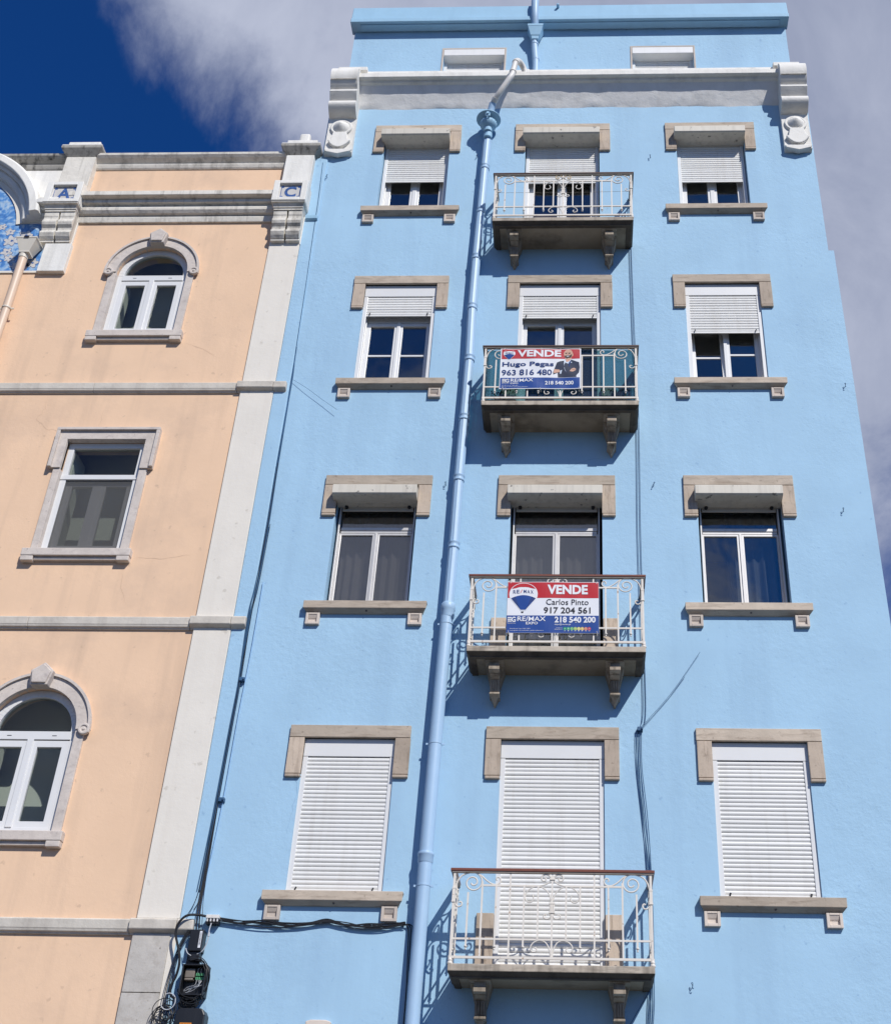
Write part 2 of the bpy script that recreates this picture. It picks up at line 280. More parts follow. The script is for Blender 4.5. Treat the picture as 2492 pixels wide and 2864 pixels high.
def obj(name, mb, mat, parent=None, at=None, bevel=0, smooth=False, label=None, kind=None):
    if isinstance(mb, MB):
        me = bpy.data.meshes.new(name); me.from_pydata(mb.v, [], mb.f)
        bm = bmesh.new(); bm.from_mesh(me); bmesh.ops.recalc_face_normals(bm, faces=bm.faces); bm.to_mesh(me); bm.free()
        me.materials.append(M[mat] if isinstance(mat, str) else mat)
        if smooth:
            for p in me.polygons: p.use_smooth = True
            try: me.set_sharp_from_angle(angle=R(40))
            except Exception: pass
    else: me = mb
    o = bpy.data.objects.new(name, me); COL.objects.link(o)
    base = wloc(parent)
    if at is None:
        if parent and isinstance(mb, MB): me.transform(Matrix.Translation(-base))
        WL[o.name] = base.copy(); 
    else:
        o.location = Vector(at) - base; WL[o.name] = Vector(at)
    if parent: o.parent = parent
    if bevel:
        b = o.modifiers.new('bevel', 'BEVEL'); b.width = bevel; b.segments = 2; b.limit_method = 'ANGLE'; b.angle_limit = R(35)
    if label: o['label'] = label
    if kind: o['kind'] = kind
    return o
def thing(name, loc, label, cat, group=None):
    o = bpy.data.objects.new(name, None); COL.objects.link(o); o.location = loc; WL[o.name] = Vector(loc)
    return tag(o, label, cat, group)
def tag(o, label, cat, group=None):
    o['label'] = label; o['category'] = cat
    if group: o['group'] = group
    return o
def spiral(cx, cz, r0, r1, a0, a1, n=22):
    return [(cx + (r0+(r1-r0)*i/n)*math.cos(R(a0+(a1-a0)*i/n)), cz + (r0+(r1-r0)*i/n)*math.sin(R(a0+(a1-a0)*i/n))) for i in range(n+1)]
def bez(pts, n=8):                                                       # smooth curve through points (catmull-rom)
    out = []; P = [Vector(p) for p in pts]
    for i in range(len(P)-1):
        a = P[max(0, i-1)]; b = P[i]; c = P[i+1]; d = P[min(len(P)-1, i+2)]
        for k in range(n):
            t = k/n; out.append(0.5*((2*b) + (c-a)*t + (2*a-5*b+4*c-d)*t*t + (3*b-a-3*c+d)*t**3))
    out.append(P[-1]); return out

Y0 = 12.5
# ------------------------------------------------------------------ ground
obj('ground', MB().add([(-600, -600, -0.16), (600, -600, -0.16), (600, 600, -0.16), (-600, 600, -0.16)], [(0, 1, 2, 3)]), 'ground', kind='structure')
obj('road', MB().box(-60, 60, -1.5, 8.6, -0.154, -0.004), 'asphalt', kind='structure')
obj('pavement', MB().box(-60, 60, 8.6, Y0+0.05, -0.15, 0.12), 'pave', bevel=0.02, kind='structure')
obj('pavement', MB().box(-60, 60, -4.5, -1.5, -0.15, 0.12), 'pave', bevel=0.02, kind='structure')

# ------------------------------------------------------------------ blue building
BX = -0.287
blue = thing('blue_building', (BX, Y0, 0), 'tall sky blue apartment building with beige stone window surrounds and four iron balconies', 'building')
TOP = {2: 7.11, 3: 10.42, 4: 13.78, 5: 16.91}                            # top of each row of stone lintels
SLAB = {2: 4.52, 3: 7.84, 4: 11.21, 5: 14.41}                            # balcony floors
SILL = {2: 5.305, 3: 8.625, 4: 11.925, 5: 15.115}
OPEN = {'L': (-2.985, -2.0), 'C': (-0.87, 0.23), 'R': (1.37, 2.375)}
def facade(xs, zs, inside, y):
    mb = MB(); cell = {}
    for i in range(len(xs)-1):
        for j in range(len(zs)-1):
            cell[i, j] = inside((xs[i]+xs[i+1])/2, (zs[j]+zs[j+1])/2)
            if cell[i, j]: mb.add([(xs[i], y, zs[j]), (xs[i+1], y, zs[j]), (xs[i+1], y, zs[j+1]), (xs[i], y, zs[j+1])], [(0, 1, 2, 3)])
    return mb
holes = []
for r in (2, 3, 4, 5):
    for c, (a, b) in OPEN.items(): holes.append((a, b, SLAB[r]-0.02 if c == 'C' else SILL[r]-0.01, TOP[r]-0.142))
xs = sorted({-4.02, -3.9, 3.375, 3.45} | {v for h in holes for v in h[:2]})
zs = sorted({0.0, 14.25, 16.3, 17.72} | {v for h in holes for v in h[2:]})
def inside(x, z):
    if x < -3.9 and z > 16.3: return False
    if x > 3.375 and z > 14.25: return False
    return not any(a < x < b and c < z < d for a, b, c, d in holes)
mb = facade(xs, zs, inside, Y0)
for a, b, c, d in holes:                                                  # the plastered reveals
    y1 = Y0+0.34
    for (p, q) in (((a, c), (a, d)), ((b, c), (b, d)), ((a, d), (b, d)), ((a, c), (b, c))):
        mb.add([(p[0], Y0, p[1]), (q[0], Y0, q[1]), (q[0], y1, q[1]), (p[0], y1, p[1])], [(0, 1, 2, 3)])
obj('facade', mb, 'blue', blue)
mb = MB()                                                                 # side and back walls, with the jog of the party wall
for x0, x1, z0, z1 in ((3.25, 3.45, 0, 14.25), (3.2, 3.375, 14.25, 17.72), (-4.02, -3.86, 0, 16.3), (-3.9, -3.76, 16.3, 17.72)):
    mb.box(x0, x1, Y0+0.002, 22, z0, z1)
mb.add([(-4.02, 22, 0), (3.45, 22, 0), (3.45, 22, 17.7), (-4.02, 22, 17.7)], [(0, 1, 2, 3)])
mb.add([(3.375, Y0, 14.25), (3.45, Y0, 14.25), (3.45, 22, 14.25), (3.375, 22, 14.25)], [(0, 1, 2, 3)])
obj('side_wall', mb, 'blue', blue)
for z in (0.9, 4.2, 7.5, 10.86, 14.1): obj('floor_slab', MB().box(-3.85, 3.2, Y0+0.36, 21.9, z, z+0.25), 'room', blue)
obj('floor_slab', MB().box(-3.85, 3.2, Y0+0.36, 21.9, 17.4, 17.62), 'room', blue)
for i, x in enumerate((-1.6, 0.9)):                                       # rooms behind the windows
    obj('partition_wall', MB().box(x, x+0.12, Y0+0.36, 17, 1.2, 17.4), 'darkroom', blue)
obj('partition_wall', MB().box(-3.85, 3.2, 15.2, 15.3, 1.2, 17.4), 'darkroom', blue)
# attic
ATT = Y0+0.12
ah = [(-2.25, -1.275, 17.9, 18.93), (0.765, 1.735, 17.9, 18.93)]
xs = sorted({-3.745, 3.245} | {v for h in ah for v in h[:2]}); zs = sorted({17.6, 19.95} | {v for h in ah for v in h[2:]})
mb = facade(xs, zs, lambda x, z: not any(a < x < b and c < z < d for a, b, c, d in ah), ATT)
for a, b, c, d in ah:
    for (p, q) in (((a, c), (a, d)), ((b, c), (b, d)), ((a, d), (b, d)), ((a, c), (b, c))):
        mb.add([(p[0], ATT, p[1]), (q[0], ATT, q[1]), (q[0], ATT+0.3, q[1]), (p[0], ATT+0.3, p[1])], [(0, 1, 2, 3)])
for x in (-3.745, 3.245): mb.add([(x, ATT, 17.6), (x, 22, 17.6), (x, 22, 19.95), (x, ATT, 19.95)], [(0, 1, 2, 3)])
mb.add([(-3.745, 22, 17.6), (3.245, 22, 17.6), (3.245, 22, 19.95), (-3.745, 22, 19.95)], [(0, 1, 2, 3)])
obj('attic_wall', mb, 'blue', blue)
obj('partition_wall', MB().box(-3.7, 3.2, 14.4, 14.5, 17.7, 19.9), 'darkroom', blue)
obj('roof', MB().box(-3.74, 3.24, ATT+0.05, 21.95, 19.72, 19.80), 'roof', blue)
PB = 19.42
obj('parapet', MB().profx(-3.80, 3.285, [(ATT-0.19, PB), (ATT+0.06, PB), (ATT+0.06, PB+0.46), (ATT-0.13, PB+0.46), (ATT-0.16, PB+0.12), (ATT-0.19, PB+0.10)]), 'bluetrim', blue, bevel=0.012)
obj('parapet_panel', MB().box(-3.64, 3.14, ATT-0.14, ATT-0.02, PB-0.022, PB+0.01), 'bluetrim', blue, bevel=0.006)
# cornice of the main facade
p = lambda q: Y0-q
cz = [(0.02, 17.35)]
obj('cornice_ledge', MB().profx(-3.46, 2.98, [(p(0.17), 17.675), (p(0.21), 17.69), (p(0.225), 17.727), (p(0.283), 17.73), (p(0.285), 17.735), (p(0.285), 17.825), (p(0.20), 17.845), (p(0.19), 17.99), (ATT+0.05, 18.02), (ATT+0.05, 17.6), (p(0.0)+0.02, 17.6)]), 'white', blue, bevel=0.006)
mb = MB(); nx = 300; prof = [(0.0, 17.318), (0.02, 17.352), (0.05, 17.42), (0.08, 17.485), (0.111, 17.55), (0.14, 17.61), (0.172, 17.68)]
wob = random.Random(21); wv = [[wob.uniform(-1, 1) for _ in range(64)] for _ in prof]
def wn(j, t):
    i = int(math.floor(t)) % 64; f = t-math.floor(t); f = f*f*(3-2*f); return wv[j][i]*(1-f)+wv[j][(i+1) % 64]*f
for i in range(nx+1):
    x = -3.46 + 6.44*i/nx
    for j, (q, z) in enumerate(prof):
        e = 0.0 if j in (0, len(prof)-1) else 0.0045*wn(j, x*2.1+7)+0.0035*wn(j, x*5.3+31)+0.0018*wn(j, x*13+11)
        mb.v.append((x, p(q+e), z+(0.008*math.sin(x*5)+0.004*math.sin(x*19) if j == 0 else 0)))
for i in range(nx):
    for j in range(len(prof)-1):
        a = i*len(prof)+j; mb.f.append((a, a+1, a+1+len(prof), a+len(prof)))
obj('cornice_cove', mb, 'rough', blue, smooth=True)
def console(x0, x1):
    pr = [(0.0, 17.93), (0.20, 17.93), (0.26, 17.92), (0.31, 17.895), (0.35, 17.86), (0.38, 17.815), (0.397, 17.765), (0.402, 17.71), (0.398, 17.655), (0.385, 17.605), (0.365, 17.56), (0.335, 17.515), (0.30, 17.475), (0.28, 17.46), (0.275, 17.425), (0.30, 17.415), (0.305, 17.39),
          (0.22, 17.27), (0.20, 17.255), (0.205, 17.235), (0.235, 17.232), (0.255, 17.215), (0.267, 17.185), (0.268, 17.155), (0.255, 17.12), (0.215, 17.08), (0.17, 17.05), (0.13, 17.03), (0.075, 17.015), (0.07, 16.98), (0.07, 16.27), (0.0, 16.25)]
    c = obj('console', MB().profx(x0, x1, [(p(a), b) for a, b in pr]), 'white', blue, bevel=0.003, smooth=True)
    obj('cap', MB().box(x0+0.06 if x0 < 0 else x0-0.06, x1+0.10 if x0 < 0 else x1-0.06, p(0.26), p(-0.2), 17.93, 18.02), 'white', c, bevel=0.012)
    cx = (x0+x1)/2; cz = 16.80
    obj('boss', MB().lathe((cx, p(0.065), cz), [(0.165, 0), (0.165, 0.03), (0.155, 0.04), (0.132, 0.04), (0.128, 0.035), (0.10, 0.065), (0.05, 0.10), (0.012, 0.125)], 28, 'y', sz=0.98), 'white', c, smooth=True)
    ap = [(cx-0.10, cz-0.13), (cx+0.10, cz-0.13), (cx+0.135, cz-0.30)] + [(cx+0.17*math.cos(R(a)), cz-0.36+0.06*math.cos(R(2*a))-0.045*math.sin(R(a))) for a in range(0, 181, 15)] + [(cx-0.135, cz-0.30)]
    obj('apron', MB().polyy(ap, p(0.125), p(0.066)), 'white', c, bevel=0.012)
    fl = [(x0, 16.32), (x0+0.02, 16.27), (cx, 16.215), (x1-0.02, 16.27), (x1, 16.32)]
    obj('lip', MB().polyy(fl, p(0.10), p(0.01)), 'white', c, bevel=0.008)
    obj('grime', MB().box(x0+0.01, x1-0.01, p(0.386), p(0.36), 17.57, 17.572), 'dirtywhite', c)
    return c
console(-3.865, -3.45); console(2.945, 3.345)

# ------------------------------------------------------------------ windows of the blue building
def ring(x0, x1, z0, z1, y0, y1, w, wb=None):
    wb = w if wb is None else wb
    o = [(x0, z0), (x1, z0), (x1, z1), (x0, z1)]; i = [(x0+w, z0+wb), (x1-w, z0+wb), (x1-w, z1-w), (x0+w, z1-w)]; m = MB()
    for y in (y0, y1):
        for c in (o, i): m.v += [(x, y, z) for x, z in c]
    for k in range(4):
        j = (k+1) % 4
        m.f += [(k, j, 4+j, 4+k), (8+k, 12+k, 12+j, 8+j), (k, 8+k, 8+j, j), (4+k, 4+j, 12+j, 12+k)]
    return m
SLATS = {}
def slat_mesh(w, mat, h=0.0455):
    k = (round(w, 3), mat, h)
    if k not in SLATS:
        pts = [(0.004, 0.0), (-0.003, 0.004), (-0.0075, 0.012), (-0.009, h*0.5), (-0.0075, h-0.013), (-0.003, h-0.006), (0.004, h-0.0035), (0.006, h)]
        mb = MB(); n = len(pts)
        for x in (-w/2, w/2): mb.v += [(x, y, z) for y, z in pts]
        mb.f = [(i, i+1, n+i+1, n+i) for i in range(n-1)]
        me = bpy.data.meshes.new('slat'); me.from_pydata(mb.v, [], mb.f); me.materials.append(M[mat]); SLATS[k] = me
    return SLATS[k]
def slats(win, x0, x1, ztop, zbot, y, mat='slat', h=0.0455, stops=True, endbar=True):
    n = int(round((ztop-zbot)/h)); me = slat_mesh(x1-x0, mat, h)
    for i in range(n): obj('slat', me, None, win, at=((x0+x1)/2+random.uniform(-.0015, .0015), y+random.uniform(-.0012, .0012), ztop-h*(i+1))).rotation_euler = (random.uniform(-.012, .012), random.uniform(-.0012, .0012), 0)
    z = ztop-h*n
    if endbar: obj('end_slat', MB().box(x0, x1, y-0.011, y+0.006, z-0.03, z-0.002), mat, win, bevel=0.003)
    if stops:
        for x in (x0+0.05, x1-0.05): obj('stopper', MB().tube([(x, y-0.008, z+0.012), (x+0.004, y-0.035, z+0.004), (x-0.006, y-0.036, z-0.022)], 0.0075, 7), 'blackbox', win)
    return z-0.03
def stonework(win, c, r):
    x0, x1 = OPEN[c]; t = TOP[r]
    jit = lambda s=0.004: random.uniform(-s, s)
    obj('lintel', MB().box(x0-0.16+jit(), x1+0.16+jit(), p(0.036), p(-0.10), t-0.142, t+jit()), 'stone', win, bevel=0.006)
    for s, xa, xb in ((0, x0-0.16, x0), (1, x1, x1+0.16)):
        b = obj('lintel_block', MB().box(xa+jit(), xb, p(0.034), p(-0.05), t-0.555, t-0.146), 'stonev', win, bevel=0.005)
        obj('moulding', MB().box(xa+jit(), xb, p(0.038), p(-0.05), t-0.592, t-0.56), 'stonev', win, bevel=0.008)
    if c == 'C' and r != 5:
        for xa, xb in ((x0-0.17, x0), (x1, x1+0.17)): obj('door_block', MB().box(xa, xb, p(0.036), p(-0.05), SLAB[r]-0.01, SLAB[r]+0.60), 'stonev', win, bevel=0.006)
    elif c != 'C':
        s = SILL[r]; a, b = x0-0.21, x1+0.22
        sm = MB().profx(a, b, [(p(-0.12), s+0.004), (p(0.084), s), (p(0.085), s-0.095), (p(0.03), s-0.135), (p(0.0), s-0.138), (p(-0.12), s-0.138)])
        for i, (x, y, z) in enumerate(sm.v):                              # ends undercut like the front
            if z < s-0.12: sm.v[i] = (x+(0.045 if x < (a+b)/2 else -0.045), y, z)
        obj('sill', sm, 'stone', win, bevel=0.005)
        obj('weep_hole', MB().lathe(((a+b)/2+0.02, p(0.056), s-0.116), [(0.011, -0.02), (0.011, 0.004)], 10, 'y'), 'ink', win)
        for xa in (x0-0.172, x1+0.012):
            w, z1 = 0.158, s-0.139; z0 = z1-0.145; xb = xa+w; f = 0.03
            k = MB().box(xa, xb, p(0.014), p(-0.01), z0, z1)
            for q in ((xa, xa+f, z0, z1), (xb-f, xb, z0, z1), (xa+f, xb-f, z0, z0+f), (xa+f, xb-f, z1-f*0.7, z1)): k.box(q[0], q[1], p(0.045), p(0.013), q[2], q[3])
            k.profx(xa+f, xb-f, [(p(0.040), z1-f*0.7), (p(0.014), z1-f*0.7), (p(0.014), z0+0.07), (p(0.024), z0+0.085)])
            obj('sill_block', k, 'sillblock', win, bevel=0.004)
def sash(win, x0, x1, z0, z1, y, mat='pvc', w=0.055, d=0.05, bar=None, gl='glass', tilt=0.0, name='sash'):
    f = ring(x0, x1, z0, z1, y, y+d, w)
    g = MB().box(x0+w-0.004, x1-w+0.004, y+d*0.5, y+d*0.5+0.008, z0+w-0.004, z1-w+0.004)
    b = MB().box(x0+w, x1-w, y+d*0.35, y+d*0.7, bar-0.014, bar+0.014) if bar else None
    if tilt:
        for m_ in (f, g, b):
            if m_: m_.v = [(a, y+(bb-y)*math.cos(tilt)+(c-z0)*math.sin(tilt), z0+(c-z0)*math.cos(tilt)-(bb-y)*math.sin(tilt)) for a, bb, c in m_.v]
    obj(name, f, mat, win, bevel=0.004); obj('pane', g, gl, win)
    if b: obj('glazing_bar', b, mat, win, bevel=0.003)
for r in (2, 3, 4, 5):
    for c in 'LCR':
        x0, x1 = OPEN[c]; zt = TOP[r]-0.142; zb = SLAB[r] if c == 'C' else SILL[r]; nm = 'balcony_door' if c == 'C' else 'window'
        if r == 2:
            y = Y0+0.02
            win = obj(nm, MB().box(x0+0.001, x1-0.001, y-0.003, y+0.14, zt-0.20, zt-0.002), 'pvc', blue, bevel=0.003)
            for a in (x0, x1-0.052): obj('shutter_guide', MB().box(a, a+0.052, y, y+0.06, zb, zt-0.203), 'pvc', win, bevel=0.003)
            slats(win, x0+0.052, x1-0.052, zt-0.205, zb+0.045, y+0.016, stops=(c != 'C'))
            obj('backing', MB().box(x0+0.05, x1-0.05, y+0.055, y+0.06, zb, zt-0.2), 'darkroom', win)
        elif r == 4:
            y = Y0+0.02; yw = Y0+0.13
            win = obj(nm, MB().box(x0+0.001, x1-0.001, y-0.003, y+0.14, zt-0.20, zt-0.002), 'pvc', blue, bevel=0.003)
            for a, b in ((x0, x1-0.052), (x0+0.002, x1-0.062)):
                for c_ in (a, b):
                    if a == x0: obj('shutter_guide', MB().box(c_, c_+0.052, y, y+0.06, zb, zt-0.203), 'pvc', win, bevel=0.003)
                    else: obj('jamb', MB().box(c_, c_+0.06, y+0.062, yw+0.07, zb, zt-0.15), 'pvc', win, bevel=0.003)
            bot = {'L': 13.125, 'C': 13.09, 'R': 12.795}[c]
            slats(win, x0+0.052, x1-0.052, zt-0.205, bot, y+0.016)
            m0 = (x0+x1)/2; bar = 12.49 if c != 'C' else 12.62
            obj('rail', MB().box(x0+0.06, x1-0.06, yw, yw+0.06, 13.055, 13.30).box(m0-0.022, m0+0.022, yw-0.012, yw+0.05, zb, 13.05), 'pvc', win, bevel=0.003)
            sash(win, x0+0.06, m0-0.002, zb+0.006, 13.05, yw, bar=bar, tilt=R(5.5) if c == 'R' else 0)
            sash(win, m0+0.002, x1-0.06, zb+0.006, 13.05, yw, bar=bar)
        elif r == 5:
            y = Y0+0.09; yw = Y0+0.19
            win = obj(nm, ring(x0+0.012, x1-0.012, zb+0.002, zt, y+0.062, yw+0.07, 0.058, 0.01), 'pvc', blue, bevel=0.003)
            for a in (x0+0.012, x1-0.06): obj('shutter_guide', MB().box(a, a+0.048, y, y+0.06, zb, zt), 'pvc', win, bevel=0.003)
            bot = {'L': 15.83, 'C': 15.76, 'R': 15.79}[c]
            slats(win, x0+0.06, x1-0.06, zt-0.03, bot, y+0.016, stops=False)
            m0 = (x0+x1)/2
            obj('mullion', MB().box(m0-0.03, m0+0.03, yw-0.012, yw+0.05, zb, zt), 'pvc', win, bevel=0.003)
            sash(win, x0+0.07, m0-0.002, zb+0.006, zt-0.1, yw, w=0.065); sash(win, m0+0.002, x1-0.07, zb+0.006, zt-0.1, yw, w=0.065)
        else:
            y = Y0+0.10; yw = Y0+0.16
            win = obj(nm, ring(x0+0.030, x1-0.030, zb+0.002, zt, yw-0.004, yw+0.05, 0.014, 0.01), 'alum', blue, bevel=0.002)
            for a in (x0+0.030, x1-0.048): obj('shutter_guide', MB().box(a, a+0.018, y, yw-0.005, zb, zt), 'alum', win, bevel=0.003)
            slats(win, x0+0.06, x1-0.06, zt, zt-0.27, y+0.01, 'oldslat', 0.055, stops=False)
            for x in (x0+0.11, x1-0.11): obj('stopper', MB().lathe((x, y-0.005, zt-0.255), [(0.022, 0), (0.020, 0.028), (0.012, 0.034)], 12, 'y'), 'blackbox', win)
            m0 = (x0+x1)/2; zt2 = 9.755
            obj('transom', MB().box(x0+0.06, x1-0.06, yw-0.012, yw+0.04, zt2-0.028, zt2+0.012).box(x0+0.06, x1-0.06, yw-0.002, yw+0.04, zt2-0.062, zt2-0.030), 'alum', win, bevel=0.003)
            obj('transom_pane', MB().box(x0+0.058, x1-0.058, yw+0.02, yw+0.027, zt2, zt), 'greyglass' if c != 'R' else 'glass', win)
            obj('mullion', MB().box(m0-0.014, m0+0.014, yw-0.012, yw+0.04, zb, zt2-0.062), 'alum', win, bevel=0.002)
            g = 'greyglass' if c != 'R' else 'glass'
            sash(win, x0+0.044, m0-0.014, zb+0.004, zt2-0.064, yw, 'alum', 0.028, 0.035, gl=g); sash(win, m0+0.014, x1-0.044, zb+0.004, zt2-0.064, yw, 'alum', 0.028, 0.035, gl=g)
        if r in (3, 5):                                                   # shutter hood standing out from the wall
            q = 0.17; hb = zt-0.245; ht = zt-0.085
            hw = MB().profx(x0-0.035, x1+0.0, [(p(0.037), ht+0.012), (p(q-0.012), ht), (p(q), ht-0.012), (p(q), hb+0.034), (p(q-0.02), hb+0.018), (p(0.0), hb), (p(-0.12), hb), (p(-0.12), ht)])
            obj('shutter_hood', hw, 'hood', win, bevel=0.004)
        stonework(win, c, r)
for i, (a, b, c_, d) in enumerate(ah):
    win = obj('attic_window', ring(a-0.03, b+0.03, c_-0.03, d+0.026, ATT-0.012, ATT+0.1, 0.029, 0.029), 'sillblock', blue, bevel=0.003)
    obj('shutter_hood', MB().profx(a+0.002, b-0.002, [(ATT-0.006, d-0.002), (ATT-0.010, d-0.008), (ATT-0.010, d-0.155), (ATT-0.004, d-0.16), (ATT+0.13, d-0.185), (ATT+0.25, d-0.185), (ATT+0.25, d-0.002)]), 'attichood', win, bevel=0.004)
    slats(win, a+0.05, b-0.05, d-0.185, c_+0.05, ATT+0.14, 'slat', stops=False)
    [obj('shutter_guide', MB().box(e, e+0.05, ATT+0.11, ATT+0.16, c_, d-0.185), 'pvc', win) for e in (a, b-0.05)]
# head of a ground floor window, cut by the lower edge of the picture
obj('keystone', MB().polyy([(-2.58, 3.7), (-2.40, 3.7), (-2.37, 4.075), (-2.42, 4.09), (-2.56, 4.09), (-2.61, 4.075)], p(0.06), p(-0.02)), 'sillblock', blue, bevel=0.008)

# ------------------------------------------------------------------ balconies
HW = 0.945; YF = p(0.475)                                                  # half width and plane of the railing
def fpath(pts, y=0.0): return [(x, y, z) for x, z in pts]
def balcony_parts():
    """everything of one balcony, built round x=0, y=wall, z=floor; returns [(name, mesh builder, material, bevel, smooth)]"""
    P = []
    def fr(d): return -d
    P.append(('slab', MB().box(-0.963, 0.963, fr(0.50), 0, -0.068, 0), 'slab', 0.008, False))
    m = MB()
    m.add([(-0.963, fr(0.50), -0.069), (0.963, fr(0.50), -0.069), (0.93, fr(0.455), -0.105), (-0.93, fr(0.455), -0.105), (0.963, 0, -0.069), (0.93, 0, -0.105), (-0.963, 0, -0.069), (-0.93, 0, -0.105)],
          [(0, 1, 2, 3), (1, 4, 5, 2), (6, 0, 3, 7)])
    m.box(-0.93, -0.865, fr(0.455), 0, -0.116, -0.07).box(0.865, 0.93, fr(0.455), 0, -0.116, -0.07).box(-0.865, 0.865, fr(0.455), fr(0.40), -0.116, -0.07)
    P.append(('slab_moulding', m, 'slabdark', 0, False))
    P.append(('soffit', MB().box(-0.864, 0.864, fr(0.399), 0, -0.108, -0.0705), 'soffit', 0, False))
    for sx in (-0.665, 0.635):
        b = MB().profx(sx-0.052, sx+0.052, [(0, -0.10), (fr(0.36), -0.10), (fr(0.375), -0.18), (fr(0.30), -0.20), (fr(0.285), -0.235), (fr(0.20), -0.262), (fr(0.175), -0.40), (0, -0.42)])
        b.box(sx-0.058, sx+0.058, fr(0.39), fr(0.27), -0.225, -0.185)
        for fx in (-0.036, -0.012, 0.012, 0.036):
            b.add([(sx+fx-0.008, fr(0.214), -0.272), (sx+fx+0.008, fr(0.214), -0.272), (sx+fx+0.008, fr(0.188), -0.39), (sx+fx-0.008, fr(0.188), -0.39), (sx+fx-0.008, fr(0.16), -0.272), (sx+fx+0.008, fr(0.16), -0.272), (sx+fx+0.008, fr(0.16), -0.39), (sx+fx-0.008, fr(0.16), -0.39)],
                  [(0, 1, 2, 3), (0, 3, 7, 4), (1, 5, 6, 2), (0, 4, 5, 1), (3, 2, 6, 7)])
        b.box(sx-0.056, sx+0.056, fr(0.195), 0, -0.425, -0.402)
        b.add([(sx-0.042, fr(0.17), -0.425), (sx+0.042, fr(0.17), -0.425), (sx+0.042, 0, -0.425), (sx-0.042, 0, -0.425), (sx-0.006, fr(0.09), -0.505), (sx+0.006, fr(0.09), -0.505), (sx+0.006, 0, -0.505), (sx-0.006, 0, -0.505)],
              [(0, 1, 5, 4), (1, 2, 6, 5), (3, 0, 4, 7), (4, 5, 6, 7)])
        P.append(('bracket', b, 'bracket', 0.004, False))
        c = MB().profx(sx-0.10, sx+0.10, [(0, -0.10), (fr(0.40), -0.10), (fr(0.40), -0.122), (fr(0.385), -0.13), (0, -0.13)])
        c.add([(sx-0.098, fr(0.24), -0.13), (sx+0.098, fr(0.24), -0.13), (sx+0.098, 0, -0.13), (sx-0.098, 0, -0.13), (sx-0.055, fr(0.10), -0.30), (sx+0.055, fr(0.10), -0.30), (sx+0.055, 0, -0.30), (sx-0.055, 0, -0.30)],
              [(0, 1, 5, 4), (1, 2, 6, 5), (2, 3, 7, 6), (3, 0, 4, 7)])
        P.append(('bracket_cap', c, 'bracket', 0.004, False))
    # handrail and the flat iron under it
    yr = fr(0.475)
    P.append(('handrail', MB().profx(-0.985, 0.985, [(yr-0.028, 0.872), (yr-0.028, 0.890), (yr-0.018, 0.900), (yr+0.018, 0.900), (yr+0.028, 0.890), (yr+0.028, 0.872)]), 'RAIL', 0, False))
    for s in (-1, 1): P.append(('handrail', MB().box(s*0.957-0.028, s*0.957+0.028, yr+0.029, 0, 0.872, 0.899), 'RAIL', 0.006, False))
    P.append(('flat_bar', MB().box(-0.972, 0.972, yr-0.020, yr+0.020, 0.858, 0.8715).box(-0.972, -0.932, yr+0.02, 0, 0.858, 0.8715).box(0.932, 0.972, yr+0.02, 0, 0.858, 0.8715), 'flatbar', 0, False))
    def hbar(name, x0, x1, z, w=0.0085): P.append((name, MB().box(x0, x1, yr-w*0.8, yr+w*0.8, z-w, z+w), 'iron', 0, False))
    hbar('bottom_rail', -0.962, 0.962, 0.062, 0.011); hbar('lower_rail', -0.95, 0.95, 0.232, 0.0085)
    hbar('upper_rail', -0.672, -0.13, 0.738, 0.0085); hbar('upper_rail', 0.13, 0.672, 0.738, 0.0085)
    for k in range(-6, 7):
        x = k*0.1345; a = abs(k); w = 0.0082
        z0, z1 = {6: (0.165, 0.668), 5: (0.062, 0.775), 4: (0.165, 0.738), 3: (0.062, 0.858), 2: (0.165, 0.738), 1: (0.232, 0.735), 0: (0.062, 0.858)}[a]
        m = MB().box(x-w, x+w, yr-w, yr+w, z0, z1)
        if a in (2, 4, 6): m.lathe((x, yr, 0.125), [(0.001, 0.0), (0.009, 0.012), (0.006, 0.022), (0.016, 0.034), (0.016, 0.042), (0.009, 0.045)], 8)
        P.append(('baluster', m, 'iron', 0, False))
    for s in (-1, 1):
        m = MB().box(s*HW-0.011, s*HW+0.011, yr-0.011, yr+0.011, 0.0, 0.858)
        m.box(s*HW-0.017, s*HW+0.017, yr-0.017, yr+0.017, 0.70, 0.715).box(s*HW-0.015, s*HW+0.015, yr-0.015, yr+0.015, 0.585, 0.70).box(s*HW-0.018, s*HW+0.018, yr-0.018, yr+0.018, 0.572, 0.587)
        m.lathe((s*HW, yr, 0.0), [(0.026, 0), (0.026, 0.012), (0.018, 0.022), (0.022, 0.036), (0.014, 0.055)], 10)
        P.append(('corner_post', m, 'iron', 0, False))
        rad = 0.0078
        # big corner volute: from the post over the top, down and into the eye
        a = [(-0.935, 0.70), (-0.915, 0.775), (-0.875, 0.83), (-0.815, 0.855)] + spiral(-0.765, 0.765, 0.098, 0.018, 95, -520, 40)
        P.append(('scroll', MB().tube(bez([((x if s == -1 else -x), yr, z) for x, z in a], 2), rad, 6), 'iron', 0, True))
        # S curve running in to a small curl
        b = [(-0.72, 0.848), (-0.685, 0.83), (-0.64, 0.79), (-0.59, 0.757), (-0.55, 0.747), (-0.515, 0.757), (-0.498, 0.785), (-0.508, 0.812), (-0.53, 0.818), (-0.543, 0.802), (-0.535, 0.787)]
        P.append(('scroll', MB().tube(bez([((x if s == -1 else -x), yr, z) for x, z in b], 4), rad*0.95, 6), 'iron', 0, True))
        # small scroll at the post
        c = [(-0.935, 0.60), (-0.925, 0.555), (-0.90, 0.532), (-0.872, 0.538), (-0.862, 0.562), (-0.876, 0.578), (-0.892, 0.570)]
